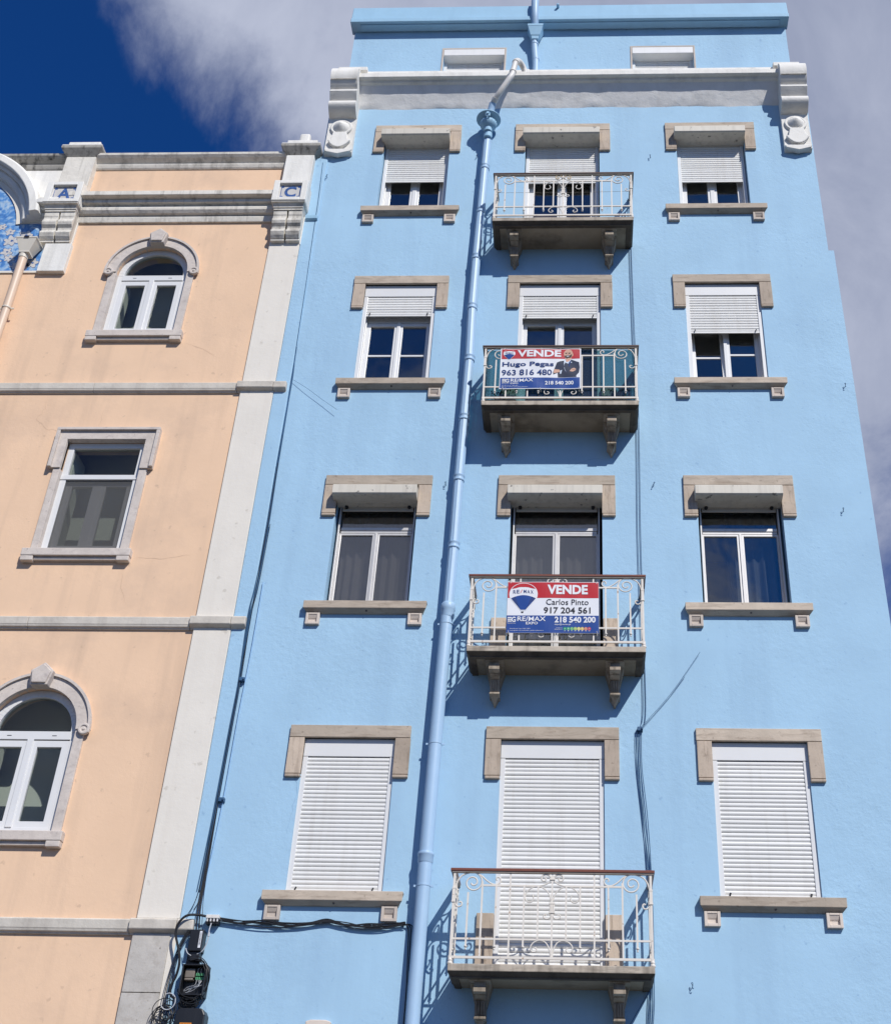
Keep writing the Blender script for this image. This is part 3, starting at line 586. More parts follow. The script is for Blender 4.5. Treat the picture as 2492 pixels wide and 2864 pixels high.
        P.append(('scroll', MB().tube(bez([((x if s == -1 else -x), yr, z) for x, z in c], 4), rad, 6), 'iron', 0, True))
        # arm of the middle ornament
        d = [(-0.012, 0.60), (-0.03, 0.66), (-0.075, 0.712), (-0.14, 0.733), (-0.205, 0.715), (-0.248, 0.67), (-0.258, 0.62), (-0.235, 0.585), (-0.20, 0.583), (-0.178, 0.608), (-0.182, 0.635), (-0.192, 0.655)]
        P.append(('scroll', MB().tube(bez([((x if s == -1 else -x), yr, z) for x, z in d], 4), rad*0.8, 6), 'iron', 0, True))
        e = [(-0.015, 0.80), (-0.03, 0.775), (-0.07, 0.752), (-0.13, 0.739)]
        P.append(('scroll', MB().tube(bez([((x if s == -1 else -x), yr, z) for x, z in e], 4), rad*0.8, 6), 'iron', 0, True))
        f = [(-0.012, 0.815), (-0.03, 0.84), (-0.065, 0.85), (-0.098, 0.835), (-0.105, 0.808), (-0.09, 0.788), (-0.068, 0.79), (-0.062, 0.808), (-0.072, 0.817)]
        P.append(('scroll', MB().tube(bez([((x if s == -1 else -x), yr, z) for x, z in f], 4), rad, 6), 'TOPSCROLL', 0, True))
        g = [(-0.008, 0.47), (-0.018, 0.44), (-0.045, 0.425), (-0.075, 0.435), (-0.08, 0.455), (-0.065, 0.465), (-0.055, 0.455)]
        P.append(('scroll', MB().tube(bez([((x if s == -1 else -x), yr, z) for x, z in g], 4), rad*0.85, 6), 'iron', 0, True))
        h = [(-0.008, 0.062), (-0.016, 0.13), (-0.05, 0.20), (-0.105, 0.225), (-0.16, 0.21), (-0.195, 0.17), (-0.19, 0.13), (-0.16, 0.118), (-0.138, 0.135), (-0.145, 0.155), (-0.16, 0.155)]
        P.append(('scroll', MB().tube(bez([((x if s == -1 else -x), yr, z) for x, z in h], 4), rad*0.85, 6), 'iron', 0, True))
    k = MB().box(-0.024, 0.024, yr-0.012, yr+0.012, 0.495, 0.565)
    for z in (0.487, 0.572): k.box(-0.028, 0.028, yr-0.016, yr+0.016, z-0.009, z+0.009)
    for x in (-0.016, 0, 0.016): k.box(x-0.004, x+0.004, yr-0.016, yr-0.010, 0.497, 0.563)
    P.append(('ornament', k, 'iron', 0.002, False))
    P.append(('ornament', MB().box(-0.026, 0.026, yr-0.016, yr+0.016, 0.795, 0.812), 'iron', 0.002, False))
    # the two short sides
    for s in (-1, 1):
        X = s*HW
        def sbar(name, z, y0, y1, w): P.append((name, MB().box(X-w*0.8, X+w*0.8, y0, y1, z-w, z+w), 'iron', 0, False))
        sbar('bottom_rail', 0.062, yr, 0, 0.010); sbar('lower_rail', 0.232, yr, 0, 0.0085); sbar('upper_rail', 0.738, -0.25, 0, 0.0085)
        for y, z0, z1 in ((-0.36, 0.165, 0.668), (-0.24, 0.062, 0.775), (-0.12, 0.165, 0.738)):
            m = MB().box(X-0.008, X+0.008, y-0.008, y+0.008, z0, z1)
            if z0 > 0.1: m.lathe((X, y, 0.125), [(0.001, 0.0), (0.009, 0.012), (0.006, 0.022), (0.016, 0.034), (0.016, 0.042), (0.009, 0.045)], 8)
            P.append(('baluster', m, 'iron', 0, False))
        a = [(-0.465, 0.70), (-0.445, 0.775), (-0.405, 0.83), (-0.36, 0.855)] + spiral(-0.325, 0.765, 0.09, 0.018, 95, -520, 36)
        P.append(('scroll', MB().tube(bez([(X, y, z) for y, z in a], 2), 0.0078, 6), 'iron', 0, True))
        b = [(-0.28, 0.848), (-0.24, 0.83), (-0.19, 0.79), (-0.14, 0.757), (-0.10, 0.747), (-0.065, 0.757), (-0.05, 0.785), (-0.06, 0.812), (-0.08, 0.815), (-0.09, 0.80)]
        P.append(('scroll', MB().tube(bez([(X, y, z) for y, z in b], 4), 0.0074, 6), 'iron', 0, True))
        c = [(-0.465, 0.60), (-0.455, 0.555), (-0.43, 0.532), (-0.402, 0.538), (-0.392, 0.562), (-0.406, 0.578)]
        P.append(('scroll', MB().tube(bez([(X, y, z) for y, z in c], 4), 0.0074, 6), 'iron', 0, True))
    return P
PARTS = balcony_parts(); proto = []
def add_balcony(r):
    """first call builds the meshes, later calls copy each object"""
    at = Vector((BX, Y0, SLAB[r]))
    if not proto:
        root = None
        for nm, mb, mat, bev, sm in PARTS:
            rm = {'RAIL': 'rail', 'TOPSCROLL': 'iron'}.get(mat, mat)
            me_o = obj(nm if root else 'balcony', mb, rm, None, bevel=bev, smooth=sm)
            me_o.location = at - wloc(blue) if root is None else (0, 0, 0)
            if root is None: me_o.parent = blue; WL[me_o.name] = at.copy(); root = me_o
            else: me_o.parent = root; WL[me_o.name] = at.copy()
            proto.append((me_o, mat))
        return root
    root = None
    for o, mat in proto:
        c = o.copy(); COL.objects.link(c)
        if root is None: c.location = at - wloc(blue); c.parent = blue; root = c
        else: c.parent = root
        WL[c.name] = at.copy()
        swap = None
        if mat == 'RAIL' and r >= 4: swap = 'raildark'
        if mat == 'TOPSCROLL' and r == 5: swap = 'rust'
        if swap: c.data = o.data.copy(); c.data.materials[0] = M[swap]
    return root
BAL = {r: add_balcony(r) for r in (2, 3, 4, 5)}
# glass windbreak inside the railing of the third floor balcony
T = SLAB[4]
for nm, m in (('glass_panel', MB().box(BX-0.92, BX+0.92, p(0.445), p(0.438), T+0.02, T+0.855)), ('glass_panel', MB().box(BX-0.925, BX-0.918, p(0.437), p(0.02), T+0.02, T+0.855)), ('glass_panel', MB().box(BX+0.918, BX+0.925, p(0.437), p(0.02), T+0.02, T+0.855))):
    obj(nm, m, 'teal', BAL[4])
T = SLAB[5]; obj('clothes_line', MB().tube([(BX-0.94, p(0.40), T+0.60), (BX, p(0.40), T+0.592), (BX+0.94, p(0.40), T+0.61)], 0.0022, 5), 'flatbar', BAL[5])

# hairline cracks in the plaster
def crack(parent, pts, mat, y=Y0, w=0.0035, seed=1):
    g = random.Random(seed); P = []
    for (x0, z0), (x1, z1) in zip(pts[:-1], pts[1:]):
        n = max(2, int(math.hypot(x1-x0, z1-z0)/0.05))
        P += [(x0+(x1-x0)*i/n+g.uniform(-.014, .014), z0+(z1-z0)*i/n+g.uniform(-.014, .014)) for i in range(n)]
    P.append(pts[-1]); m = MB()
    for i, (x, z) in enumerate(P):
        ww = w*(0.25+0.75*math.sin(math.pi*(i+0.5)/len(P)))*g.uniform(.6, 1.2)
        a = P[max(0, i-1)]; b = P[min(len(P)-1, i+1)]; d = Vector((b[0]-a[0], b[1]-a[1])); d = d.normalized() if d.length > 0 else Vector((1, 0))
        m.v += [(x-d.y*ww, y-0.0015, z+d.x*ww), (x+d.y*ww, y-0.0015, z-d.x*ww)]
    m.f = [(2*i, 2*i+1, 2*i+3, 2*i+2) for i in range(len(P)-1)]
    obj('crack', m, mat, parent)
for i, pts in enumerate(([(-3.05, 5.9), (-3.0, 6.4), (-3.1, 6.7)], [(-0.2, 10.55), (0.1, 10.7), (0.35, 10.66)])):
    crack(blue, pts, 'bluecrack', w=0.0018, seed=i)
# ------------------------------------------------------------------ peach building
peach = thing('peach_building', (-6.0, Y0, 0), 'peach apartment building with cream corner pilaster, white cornices and round arched windows', 'building')
AX = -6.0
arched = [(13.875, 12.76), (7.03, 5.88)]                                  # spring line, sill
RW = 0.50
xs = [-13, AX-RW, AX+RW, -4.1]
zl = sorted({0.0, 16.02, 9.32, 10.96} | {v for s, b in arched for v in (b, s, s+RW+0.06)})
def inp(x, z):
    if AX-RW < x < AX+RW:
        if 9.32 < z < 10.96: return False
        for s, b in arched:
            if b < z < s+RW+0.06: return False
    return True
mb = facade(xs, zl, inp, Y0)
for s, b in arched:
    A = [(AX+RW*math.cos(R(a)), s+RW*math.sin(R(a))) for a in range(180, -1, -10)]
    for i in range(len(A)-1):
        mb.add([(A[i][0], Y0, A[i][1]), (A[i+1][0], Y0, A[i+1][1]), (A[i+1][0], Y0, s+RW+0.06), (A[i][0], Y0, s+RW+0.06)], [(0, 1, 2, 3)])
    out = [(AX-RW, b)] + A + [(AX+RW, b)]
    for i in range(len(out)-1):
        q, w = out[i], out[i+1]; mb.add([(q[0], Y0, q[1]), (w[0], Y0, w[1]), (w[0], Y0+0.3, w[1]), (q[0], Y0+0.3, q[1])], [(0, 1, 2, 3)])
for (q, w) in (((AX-RW, 9.32), (AX-RW, 10.96)), ((AX+RW, 9.32), (AX+RW, 10.96)), ((AX-RW, 10.96), (AX+RW, 10.96))):
    mb.add([(q[0], Y0, q[1]), (w[0], Y0, w[1]), (w[0], Y0+0.3, w[1]), (q[0], Y0+0.3, q[1])], [(0, 1, 2, 3)])
obj('facade', mb, 'peach', peach)
mb = MB().box(-13.2, -13, Y0, 22, 0, 16).box(-4.15, -4.03, Y0+0.003, 22, 0, 16.0)
mb.add([(-13, 22, 0), (-4.1, 22, 0), (-4.1, 22, 16), (-13, 22, 16)], [(0, 1, 2, 3)])
obj('side_wall', mb, 'body', peach)
obj('roof', MB().box(-13, -4.1, Y0+0.3, 22, 15.75, 15.9), 'roof', peach)
for z in (1.0, 4.7, 8.15, 11.6, 15.0): obj('floor_slab', MB().box(-12.9, -4.2, Y0+0.32, 21.9, z, z+0.2), 'room', peach)
obj('partition_wall', MB().box(-12.9, -4.2, 14.6, 14.7, 1.0, 15.2), 'room', peach)
for x in (-6.95, -5.0): obj('partition_wall', MB().box(x, x+0.1, Y0+0.32, 14.6, 1.0, 15.2), 'darkroom', peach)
# pilaster at the right corner, stone below and stucco above
obj('pilaster', MB().box(-4.425, -3.995, p(0.03), p(-0.1), 5.02, 14.46), 'cream', peach, bevel=0.006)
obj('pilaster_stone', MB().box(-4.43, -4.055, p(0.035), p(-0.1), 4.315, 4.868), 'granite', peach, bevel=0.005)
obj('pilaster_stone', MB().box(-4.432, -4.055, p(0.034), p(-0.1), 1.9, 4.309), 'granite', peach, bevel=0.005)
obj('pilaster_edge', MB().box(-4.054, -3.99, p(0.027), p(-0.1), 1.9, 4.87), 'cream', peach, bevel=0.004)
obj('party_strip', MB().profx(-3.994, -3.80, [(p(0.022), 0.5), (p(0.022), 16.2), (p(-0.05), 16.2), (p(-0.05), 0.5)]), 'blue', blue, bevel=0.012)
obj('strip_ledge', MB().profx(-3.96, -3.80, [(p(0.02), 14.87), (p(0.06), 14.89), (p(0.065), 14.95), (p(0.02), 14.97)]), 'bluetrim', blue, bevel=0.006)
# string courses
for z in (11.80, 8.34, 4.93):
    pr = lambda q, zz: [(p(-0.03), zz-0.075), (p(0.02), zz-0.075), (p(0.03), zz-0.055), (p(0.045), zz-0.05), (p(0.05+q), zz-0.03), (p(0.055+q), zz-0.02), (p(0.06+q), zz+0.065), (p(0.04+q), zz+0.078), (p(-0.03), zz+0.085)]
    xa = -13.0
    for xb in (-9.1, -6.35 if z > 5 else -6.9, -4.47):
        obj('string_course', MB().profx(xa, xb-0.003, pr(0, z)), 'bandstone', peach, bevel=0.005); xa = xb
    obj('string_course', MB().profx(-4.468, -4.0, pr(0.035, z)), 'bandstone', peach, bevel=0.006)
    obj('string_course', MB().profx(-3.999, -3.83, pr(0.03, z)), 'bandstone', peach, bevel=0.012)
# entablature and parapet mouldings
def sweep_x(x0, x1, pr): return MB().profx(x0, x1, [(p(a), b) for a, b in pr])
PR = [(-0.05, 14.86), (0.03, 14.86), (0.035, 14.875), (0.05, 14.935), (0.05, 14.955), (0.03, 14.963), (0.085, 14.985), (0.115, 15.025), (0.12, 15.065), (0.10, 15.105), (0.09, 15.11), (0.09, 15.135), (0.15, 15.143), (0.155, 15.19), (0.145, 15.20),
      (0.225, 15.213), (0.23, 15.22), (0.23, 15.295), (0.21, 15.312), (-0.05, 15.345)]
obj('cornice', sweep_x(-7.42, -4.40, PR), 'dirtywhite', peach, bevel=0.004)
PT = [(-0.15, 15.99), (0.015, 15.99), (0.03, 16.01), (0.045, 16.05), (0.05, 16.075), (0.03, 16.085), (0.035, 16.10), (0.10, 16.15), (0.125, 16.18), (0.13, 16.185), (0.135, 16.225), (-0.15, 16.25)]
obj('parapet_cornice', sweep_x(-7.40, -4.33, PT), 'dirtywhite', peach, bevel=0.004)
obj('parapet_cornice', sweep_x(-13.0, -7.70, PT), 'blackened', peach, bevel=0.004)
wp_ = MB(); q_ = [(-9.43+1.50*math.cos(R(a)), 14.66+1.50*math.sin(R(a))) for a in range(20, 161, 5)]
q_ = [(-7.70, q_[0][1])] + q_ + [(-13.0, q_[-1][1])]
for (xa, za), (xb, zb) in zip(q_[:-1], q_[1:]): wp_.add([(xa, p(0.012), min(za, 15.98)), (xb, p(0.012), min(zb, 15.98)), (xb, p(0.012), 15.985), (xa, p(0.012), 15.985)], [(0, 1, 2, 3)])
obj('white_panel', wp_, 'white', peach)
def pedestal(x0, x1, letter, last):
    """attic post with a tile panel on a pair of scroll brackets; x0..x1 is the shaft"""
    w = x1-x0; cx = (x0+x1)/2
    k = obj('pedestal', MB().box(x0+0.02, x1+0.005, p(0.12), p(-0.2), 15.3, 16.16), 'white' if last else 'dirtywhite', peach, bevel=0.008)
    cp = MB(); a, b = x0+0.02, x1+0.005
    lv = [(0.12, 16.16, 0.0), (0.13, 16.175, 0.01), (0.20, 16.27, 0.075), (0.205, 16.285, 0.085), (0.205, 16.315, 0.085)]
    for i, (q, z, e) in enumerate(lv): cp.v += [(a-e, p(q), z), (b+e, p(q), z), (b+e, p(-0.2), z), (a-e, p(-0.2), z)]
    for i in range(len(lv)-1):
        for j in range(4): cp.f.append((4*i+j, 4*i+(j+1) % 4, 4*i+4+(j+1) % 4, 4*i+4+j))
    cp.f += [(0, 1, 2, 3), tuple(4*len(lv)-4+j for j in range(4))]
    obj('cap_moulding', cp, 'blackened', k, bevel=0.004)
    obj('cap', MB().box(a-0.085, b+0.085, p(0.206), p(-0.22), 16.316, 16.345).box(a-0.02, b+0.02, p(0.15), p(-0.16), 16.345, 16.46), 'white', k, bevel=0.015)
    if last: obj('finial', MB().box(cx-0.075, cx+0.085, p(0.06), p(-0.09), 16.46, 16.715), 'white', k, bevel=0.03)
    # block with the sunk tile
    q = 0.265; bx0, bx1 = x0-0.03, x1+0.03; z0, z1 = 15.05, 15.46; f = 0.085
    blk = MB().box(bx0, bx1, p(0.21), p(-0.05), z0, z1)
    for r_ in ((bx0, bx0+f, z0, z1), (bx1-f, bx1, z0, z1), (bx0+f, bx1-f, z0, z0+f*0.75), (bx0+f, bx1-f, z1-f*0.75, z1)): blk.box(r_[0], r_[1], p(q), p(0.209), r_[2], r_[3])
    obj('block', blk, 'white', k, bevel=0.008)
    ty = p(0.222); obj('tile', MB().box(bx0+f, bx1-f, ty, p(0.21), z0+f*0.75, z1-f*0.75), 'tileglaze', k)
    tw = (bx0+f, bx1-f, z0+f*0.75, z1-f*0.75)
    brd = MB(); t = 0.009; g = 0.02
    for r_ in ((tw[0]+g, tw[0]+g+t, tw[2]+g, tw[3]-g), (tw[1]-g-t, tw[1]-g, tw[2]+g, tw[3]-g), (tw[0]+g, tw[1]-g, tw[2]+g, tw[2]+g+t), (tw[0]+g, tw[1]-g, tw[3]-g-t, tw[3]-g)): brd.box(r_[0], r_[1], ty-0.0022, ty-0.0012, r_[2], r_[3])
    for xx in (tw[0]+0.04, tw[1]-0.04):
        for zz in (tw[2]+0.035, tw[3]-0.035): brd.lathe((xx, ty-0.002, zz), [(0.025, 0), (0.025, 0.001)], 9, 'y')
    obj('painted_border', brd, 'tileblue', k)
    text(letter, 'letter', k, 'tileblue', (tw[0]+0.075, tw[1]-0.075), (tw[2]+0.035, tw[3]-0.035), ty-0.0035, bold=0.03)
    # mouldings under the block
    ml = MB(); lv = [(0.25, 15.05, 0.025), (0.25, 15.03, 0.025), (0.225, 15.025, 0.015), (0.205, 14.995, 0.0), (0.20, 14.985, 0.0), (0.20, 14.965, 0.0), (0.185, 14.96, -0.005), (0.185, 14.93, -0.01)]
    for q_, z, e in lv: ml.v += [(x0-e, p(q_), z), (x1+e, p(q_), z), (x1+e, p(-0.05), z), (x0-e, p(-0.05), z)]
    for i in range(len(lv)-1):
        for j in range(4): ml.f.append((4*i+j, 4*i+(j+1) % 4, 4*i+4+(j+1) % 4, 4*i+4+j))
    ml.f += [(0, 1, 2, 3), tuple(4*len(lv)-4+j for j in range(4))]
    obj('block_moulding', ml, 'dirtywhite', k, bevel=0.004)
    br = [(0.0, 14.93), (0.17, 14.93), (0.165, 14.86), (0.155, 14.835), (0.155, 14.80), (0.175, 14.77), (0.18, 14.73), (0.165, 14.69), (0.13, 14.655), (0.12, 14.625), (0.12, 14.60), (0.15, 14.575), (0.155, 14.54), (0.13, 14.49), (0.10, 14.455), (0.085, 14.45), (0.085, 14.42), (0.0, 14.41)]
    for xa, xb in ((x0+0.01, cx-0.012), (cx+0.012, x1-0.01)): obj('scroll_bracket', MB().profx(xa, xb, [(p(u), v) for u, v in br]), 'dirtywhite', k, bevel=0.006)
    obj('bracket_backing', MB().box(x0, x1, p(0.032), p(-0.05), 14.40, 14.95), 'white', k)
    return k
def text(s, name, parent, mat, xr, zr, y, bold=0.0, fit=True, align='L', fy=None):
    cu = bpy.data.curves.new('lettering', 'FONT'); cu.body = s; cu.offset = bold; cu.resolution_u = 3; cu.fill_mode = 'FRONT'
    t = bpy.data.objects.new('lettering_source', cu); COL.objects.link(t)
    dg = bpy.context.evaluated_depsgraph_get(); me = bpy.data.meshes.new_from_object(t.evaluated_get(dg))
    bpy.data.objects.remove(t); bpy.data.curves.remove(cu)
    vs = [v.co for v in me.vertices]; a, b = min(v.x for v in vs), max(v.x for v in vs); c, d = min(v.y for v in vs), max(v.y for v in vs)
    kx = (xr[1]-xr[0])/(b-a); kz = (zr[1]-zr[0])/(d-c); base = wloc(parent)
    for v in me.vertices:
        X = xr[0]+(v.co.x-a)*kx; Z = zr[0]+(v.co.y-c)*kz
        v.co = Vector((X, fy(X, Z) if fy else y, Z)) - base
    me.materials.clear(); me.materials.append(M[mat])
    o = bpy.data.objects.new(name, me); COL.objects.link(o); o.parent = parent; WL[o.name] = base.copy(); return o
pedestal(-4.415, -3.985, 'C', True)
pedestal(-7.72, -7.26, 'A', False)
obj('pedestal_foot', MB().box(-7.615, -7.235, p(0.07), p(-0.05), 13.87, 14.405), 'white', peach, bevel=0.006)
# curved pediment over the tile picture: moulding swept along the cornice line and round the arch
CC = (-9.43, 14.66); R0 = 1.33
path = [(CC[0]+R0*math.cos(R(a)), CC[1]+R0*math.sin(R(a))) for a in [8.5+(180-17.0)*i/64 for i in range(65)]]
prf = [(-0.04, 0.0), (0.03, 0.0), (0.03, 0.03), (0.07, 0.033), (0.072, 0.045), (0.09, 0.048), (0.11, 0.075), (0.115, 0.11), (0.10, 0.135), (0.16, 0.14), (0.165, 0.185), (0.155, 0.19), (0.24, 0.20), (0.245, 0.21), (0.245, 0.30), (0.22, 0.33), (-0.04, 0.35)]
mb = MB(); n = len(prf)
for i, pt in enumerate(path):
    P0 = Vector(path[max(0, i-1)]); P1 = Vector(pt); P2 = Vector(path[min(len(path)-1, i+1)])
    d1 = (P1-P0).normalized() if i else (P2-P1).normalized(); d2_ = (P2-P1).normalized() if i < len(path)-1 else d1
    n1 = Vector((d1.y, -d1.x)); n2 = Vector((d2_.y, -d2_.x)); nn = (n1+n2).normalized(); kk = 1/max(0.35, nn.dot(n1))
    for q, h in prf: mb.v.append((P1.x+nn.x*h*kk, p(q), P1.y+nn.y*h*kk))
for i in range(len(path)-1):
    for j in range(n): mb.f.append((i*n+j, i*n+(j+1) % n, (i+1)*n+(j+1) % n, (i+1)*n+j))
mb.f += [tuple(range(n)), tuple((len(path)-1)*n+j for j in range(n))]
obj('curved_pediment', mb, 'white', peach)
for xa, xb in ((-8.112, -7.55), (-11.4, -10.748)):                         # level returns of the moulding, mitred at the foot of the arch
    m_ = MB().profx(xa, xb, [(p(a-0.003), 14.861+b) for a, b in prf]); k_ = len(prf)
    for i in range(k_):
        j = i if xa > -9 else i+k_; x, y, z = m_.v[j]; m_.v[j] = (x+(z-14.861)*(1 if xa > -9 else -1), y, z)
    obj('cornice', m_, 'white', peach, bevel=0.003)
arc = [(CC[0]+(R0+0.005)*math.cos(R(a)), CC[1]+(R0+0.005)*math.sin(R(a))) for a in range(8, 173, 6)]
rim = MB()
for i in range(len(arc)-1):
    f = lambda P_, k: (CC[0]+(P_[0]-CC[0])*k, CC[1]+(P_[1]-CC[1])*k)
    for k0 in (0.955,):
        q, w = arc[i], arc[i+1]; q2, w2 = f(q, k0), f(w, k0)
        rim.add([(q[0], p(0.028), q[1]), (w[0], p(0.028), w[1]), (w2[0], p(0.028), w2[1]), (q2[0], p(0.028), q2[1]), (q2[0], p(0.005), q2[1]), (w2[0], p(0.005), w2[1])], [(0, 1, 2, 3), (3, 2, 5, 4)])
obj('inner_rim', rim, 'cream', peach)
# the tiles of the picture, one by one where they are in view, and flat painted flowers on them
ts = 0.1385; panel = obj('tile_panel', MB().box(-11.2, -7.62, p(0.004), p(-0.02), 13.90, 15.98), 'tileglaze', peach)
tm = MB().box(0.0012, ts-0.0012, -0.006, 0, 0.0012, ts-0.0012); tme = None
for i in range(14):
    for j in range(14):
        x = -7.632-ts*(i+1); z = 13.925+ts*j
        if z+ts*0.6 > 14.86 and math.hypot(x+ts/2-CC[0], z+ts/2-CC[1]) > R0+0.03: continue
        o = obj('tile', tm if tme is None else tme, 'azulejo', panel if tme is not None else None, at=(x, p(0.004), z))
        if tme is None:
            tme = o.data; o.parent = panel; o.location = Vector((x, p(0.004), z)) - wloc(panel)
rr = random.Random(3)
def flower(cx, cz, s, n=7, rot=0.0):
    out = []
    for k in range(36):
        a = 2*math.pi*k/36; r = s*(0.82+0.2*math.cos(n*a+rot)+0.06*math.sin(3*a+rot*2)); out.append((cx+r*math.cos(a), cz+r*math.sin(a)*0.92))
    return out
fw_ = MB(); ol = MB(); ct = MB()
FL = [(-7.98, 14.63, 0.085), (-8.16, 14.52, 0.095), (-7.90, 14.47, 0.075), (-8.22, 14.70, 0.06), (-8.36, 14.80, 0.055), (-8.43, 14.42, 0.07), (-8.17, 14.30, 0.07), (-8.09, 14.17, 0.07), (-8.30, 14.10, 0.085), (-7.75, 14.08, 0.08), (-7.84, 14.02, 0.065), (-7.96, 14.03, 0.075), (-8.40, 14.05, 0.06), (-8.52, 14.62, 0.06), (-7.80, 14.24, 0.05), (-8.6, 14.25, 0.08), (-8.75, 14.5, 0.09), (-9.0, 14.3, 0.1), (-9.2, 14.7, 0.09)]
for i, (x, z, s) in enumerate(FL):
    s *= 1.25; out = flower(x, z, s*1.10, 5+i % 3, i*1.3); n_ = len(out)
    ol.add([(a, p(0.0112), b) for a, b in out], [tuple(range(n_))])
    out = flower(x, z, s, 5+i % 3, i*1.3)
    fw_.add([(a, p(0.0122), b) for a, b in out], [tuple(range(n_))])
    c = flower(x+s*0.1, z, s*0.22, 5, i); ct.add([(a, p(0.0132), b) for a, b in c], [tuple(range(n_))])
    for k in range(4):
        a = 2*math.pi*k/4+i; x1, z1 = x+s*0.3*math.cos(a), z+s*0.3*math.sin(a); x2, z2 = x+s*0.75*math.cos(a), z+s*0.7*math.sin(a)
        nx_, nz_ = -(z2-z1)*0.08, (x2-x1)*0.08
        ct.add([(x1, p(0.0132), z1), (x2+nx_, p(0.0132), z2+nz_), (x2-nx_, p(0.0132), z2-nz_)], [(0, 1, 2)])
obj('painted_outline', ol, 'tileblue', panel, kind='stuff'); obj('painted_flowers', fw_, 'tileglaze', panel, kind='stuff'); obj('painted_centres', ct, 'tileblue', panel, kind='stuff')
obj('panel_sill', MB().box(-11.3, -7.60, p(0.02), p(-0.02), 13.885, 13.925), 'cream', peach, bevel=0.003)

# windows of the peach building
def arcpts(cx, cz, r, a0, a1, n): return [(cx+r*math.cos(R(a0+(a1-a0)*i/n)), cz+r*math.sin(R(a0+(a1-a0)*i/n))) for i in range(n+1)]
def band(mb, cx, cz, ri, ro, y0, y1, a0=0, a1=180, n=28):
    A, B = arcpts(cx, cz, ri, a0, a1, n), arcpts(cx, cz, ro, a0, a1, n)
    for i in range(n):
        v = [A[i], A[i+1], B[i+1], B[i]]
        mb.add([(x, y0, z) for x, z in v] + [(x, y1, z) for x, z in v], [(0, 1, 2, 3), (7, 6, 5, 4), (0, 4, 5, 1), (1, 5, 6, 2), (2, 6, 7, 3), (3, 7, 4, 0)])
    return mb
for s, b in arched:
    yf = Y0+0.05
    fr_ = band(MB(), AX, s, 0.415, 0.497, yf, yf+0.07); fr_.box(AX-0.497, AX-0.43, yf, yf+0.07, b, s-0.002).box(AX+0.43, AX+0.497, yf, yf+0.07, b, s-0.002).box(AX-0.43, AX+0.43, yf, yf+0.07, b, b+0.075)
    win = obj('arched_window', fr_, 'pvc', peach, bevel=0.003)
    obj('transom', MB().box(AX-0.43, AX+0.43, yf-0.006, yf+0.065, s-0.09, s+0.006), 'pvc', win, bevel=0.004)
    for x in (-0.25, 0.25): obj('drain_slot', MB().box(AX+x-0.025, AX+x+0.025, yf-0.0075, yf-0.005, s-0.05, s-0.042), 'ink', win)
    obj('lunette', MB().polyy([(AX-0.42, s)] + [q for q in arcpts(AX, s, 0.42, 180, 0, 24)][1:-1] + [(AX+0.42, s)], yf+0.035, yf+0.043), 'clearglass', win)
    obj('mullion', MB().box(AX-0.035, AX+0.035, yf-0.012, yf+0.05, b+0.075, s-0.09), 'pvc', win, bevel=0.004)
    sash(win, AX-0.43, AX-0.01, b+0.07, s-0.10, yf+0.004, w=0.075, d=0.055, gl='clearglass'); sash(win, AX+0.01, AX+0.43, b+0.07, s-0.10, yf+0.004, w=0.075, d=0.055, gl='clearglass')
    obj('jamb_stone', MB().box(AX-0.60, AX-0.498, p(0.03), p(-0.06), b, s), 'greystone', win, bevel=0.004); obj('jamb_stone', MB().box(AX+0.498, AX+0.60, p(0.03), p(-0.06), b, s), 'greystone', win, bevel=0.004)
    kb = MB(); band(kb, AX, s, 0.50, 0.655, p(0.045), p(-0.05), 0, 180, 32); band(kb, AX, s, 0.635, 0.665, p(0.07), p(0.044), -4, 184, 36)
    obj('arch_stone', kb, 'greystone', win)
    for sd in (-1, 1):
        cx = AX+sd*0.60
        vb = MB().lathe((cx, p(0.03), s-0.005), [(0.066, 0), (0.066, 0.038), (0.058, 0.043), (0.040, 0.043), (0.036, 0.032), (0.018, 0.032), (0.014, 0.042)], 22, 'y')
        obj('volute', vb, 'greystone', win, bevel=0.003)
    ks = [(AX-0.095, s+0.485), (AX+0.095, s+0.485), (AX+0.135, s+0.66), (AX+0.02, s+0.76), (AX-0.125, s+0.66)]
    kk = MB().polyy(ks, p(0.13), p(0.0)); kk.polyy([(x*1.0+(AX-x)*0.16, z+(s+0.6-z)*0.16) for x, z in ks], p(0.15), p(0.128))
    obj('keystone', kk, 'greystone', win, bevel=0.01)
    sp_ = MB().box(AX-0.655, AX+0.645, p(0.085), p(-0.1), b-0.10, b+0.003)
    sp_.box(AX-0.65, AX-0.50, p(0.08), p(-0.05), b-0.165, b-0.10).box(AX+0.49, AX+0.64, p(0.08), p(-0.05), b-0.165, b-0.10).box(AX-0.50, AX+0.49, p(0.05), p(-0.05), b-0.145, b-0.10)
    obj('sill', sp_, 'greystone', win, bevel=0.008)
    # pale folding shutter and a white partition close behind the glass, where the sun falls in
    obj('inner_shutter', MB().box(AX-0.49, AX-0.46, yf+0.09, yf+0.42, b, s+0.1), 'lightroom', win)
    obj('inner_partition', MB().box(AX-0.93, AX+0.97, yf+0.64, yf+0.68, b-0.6, s+0.9), 'lightroom', win)
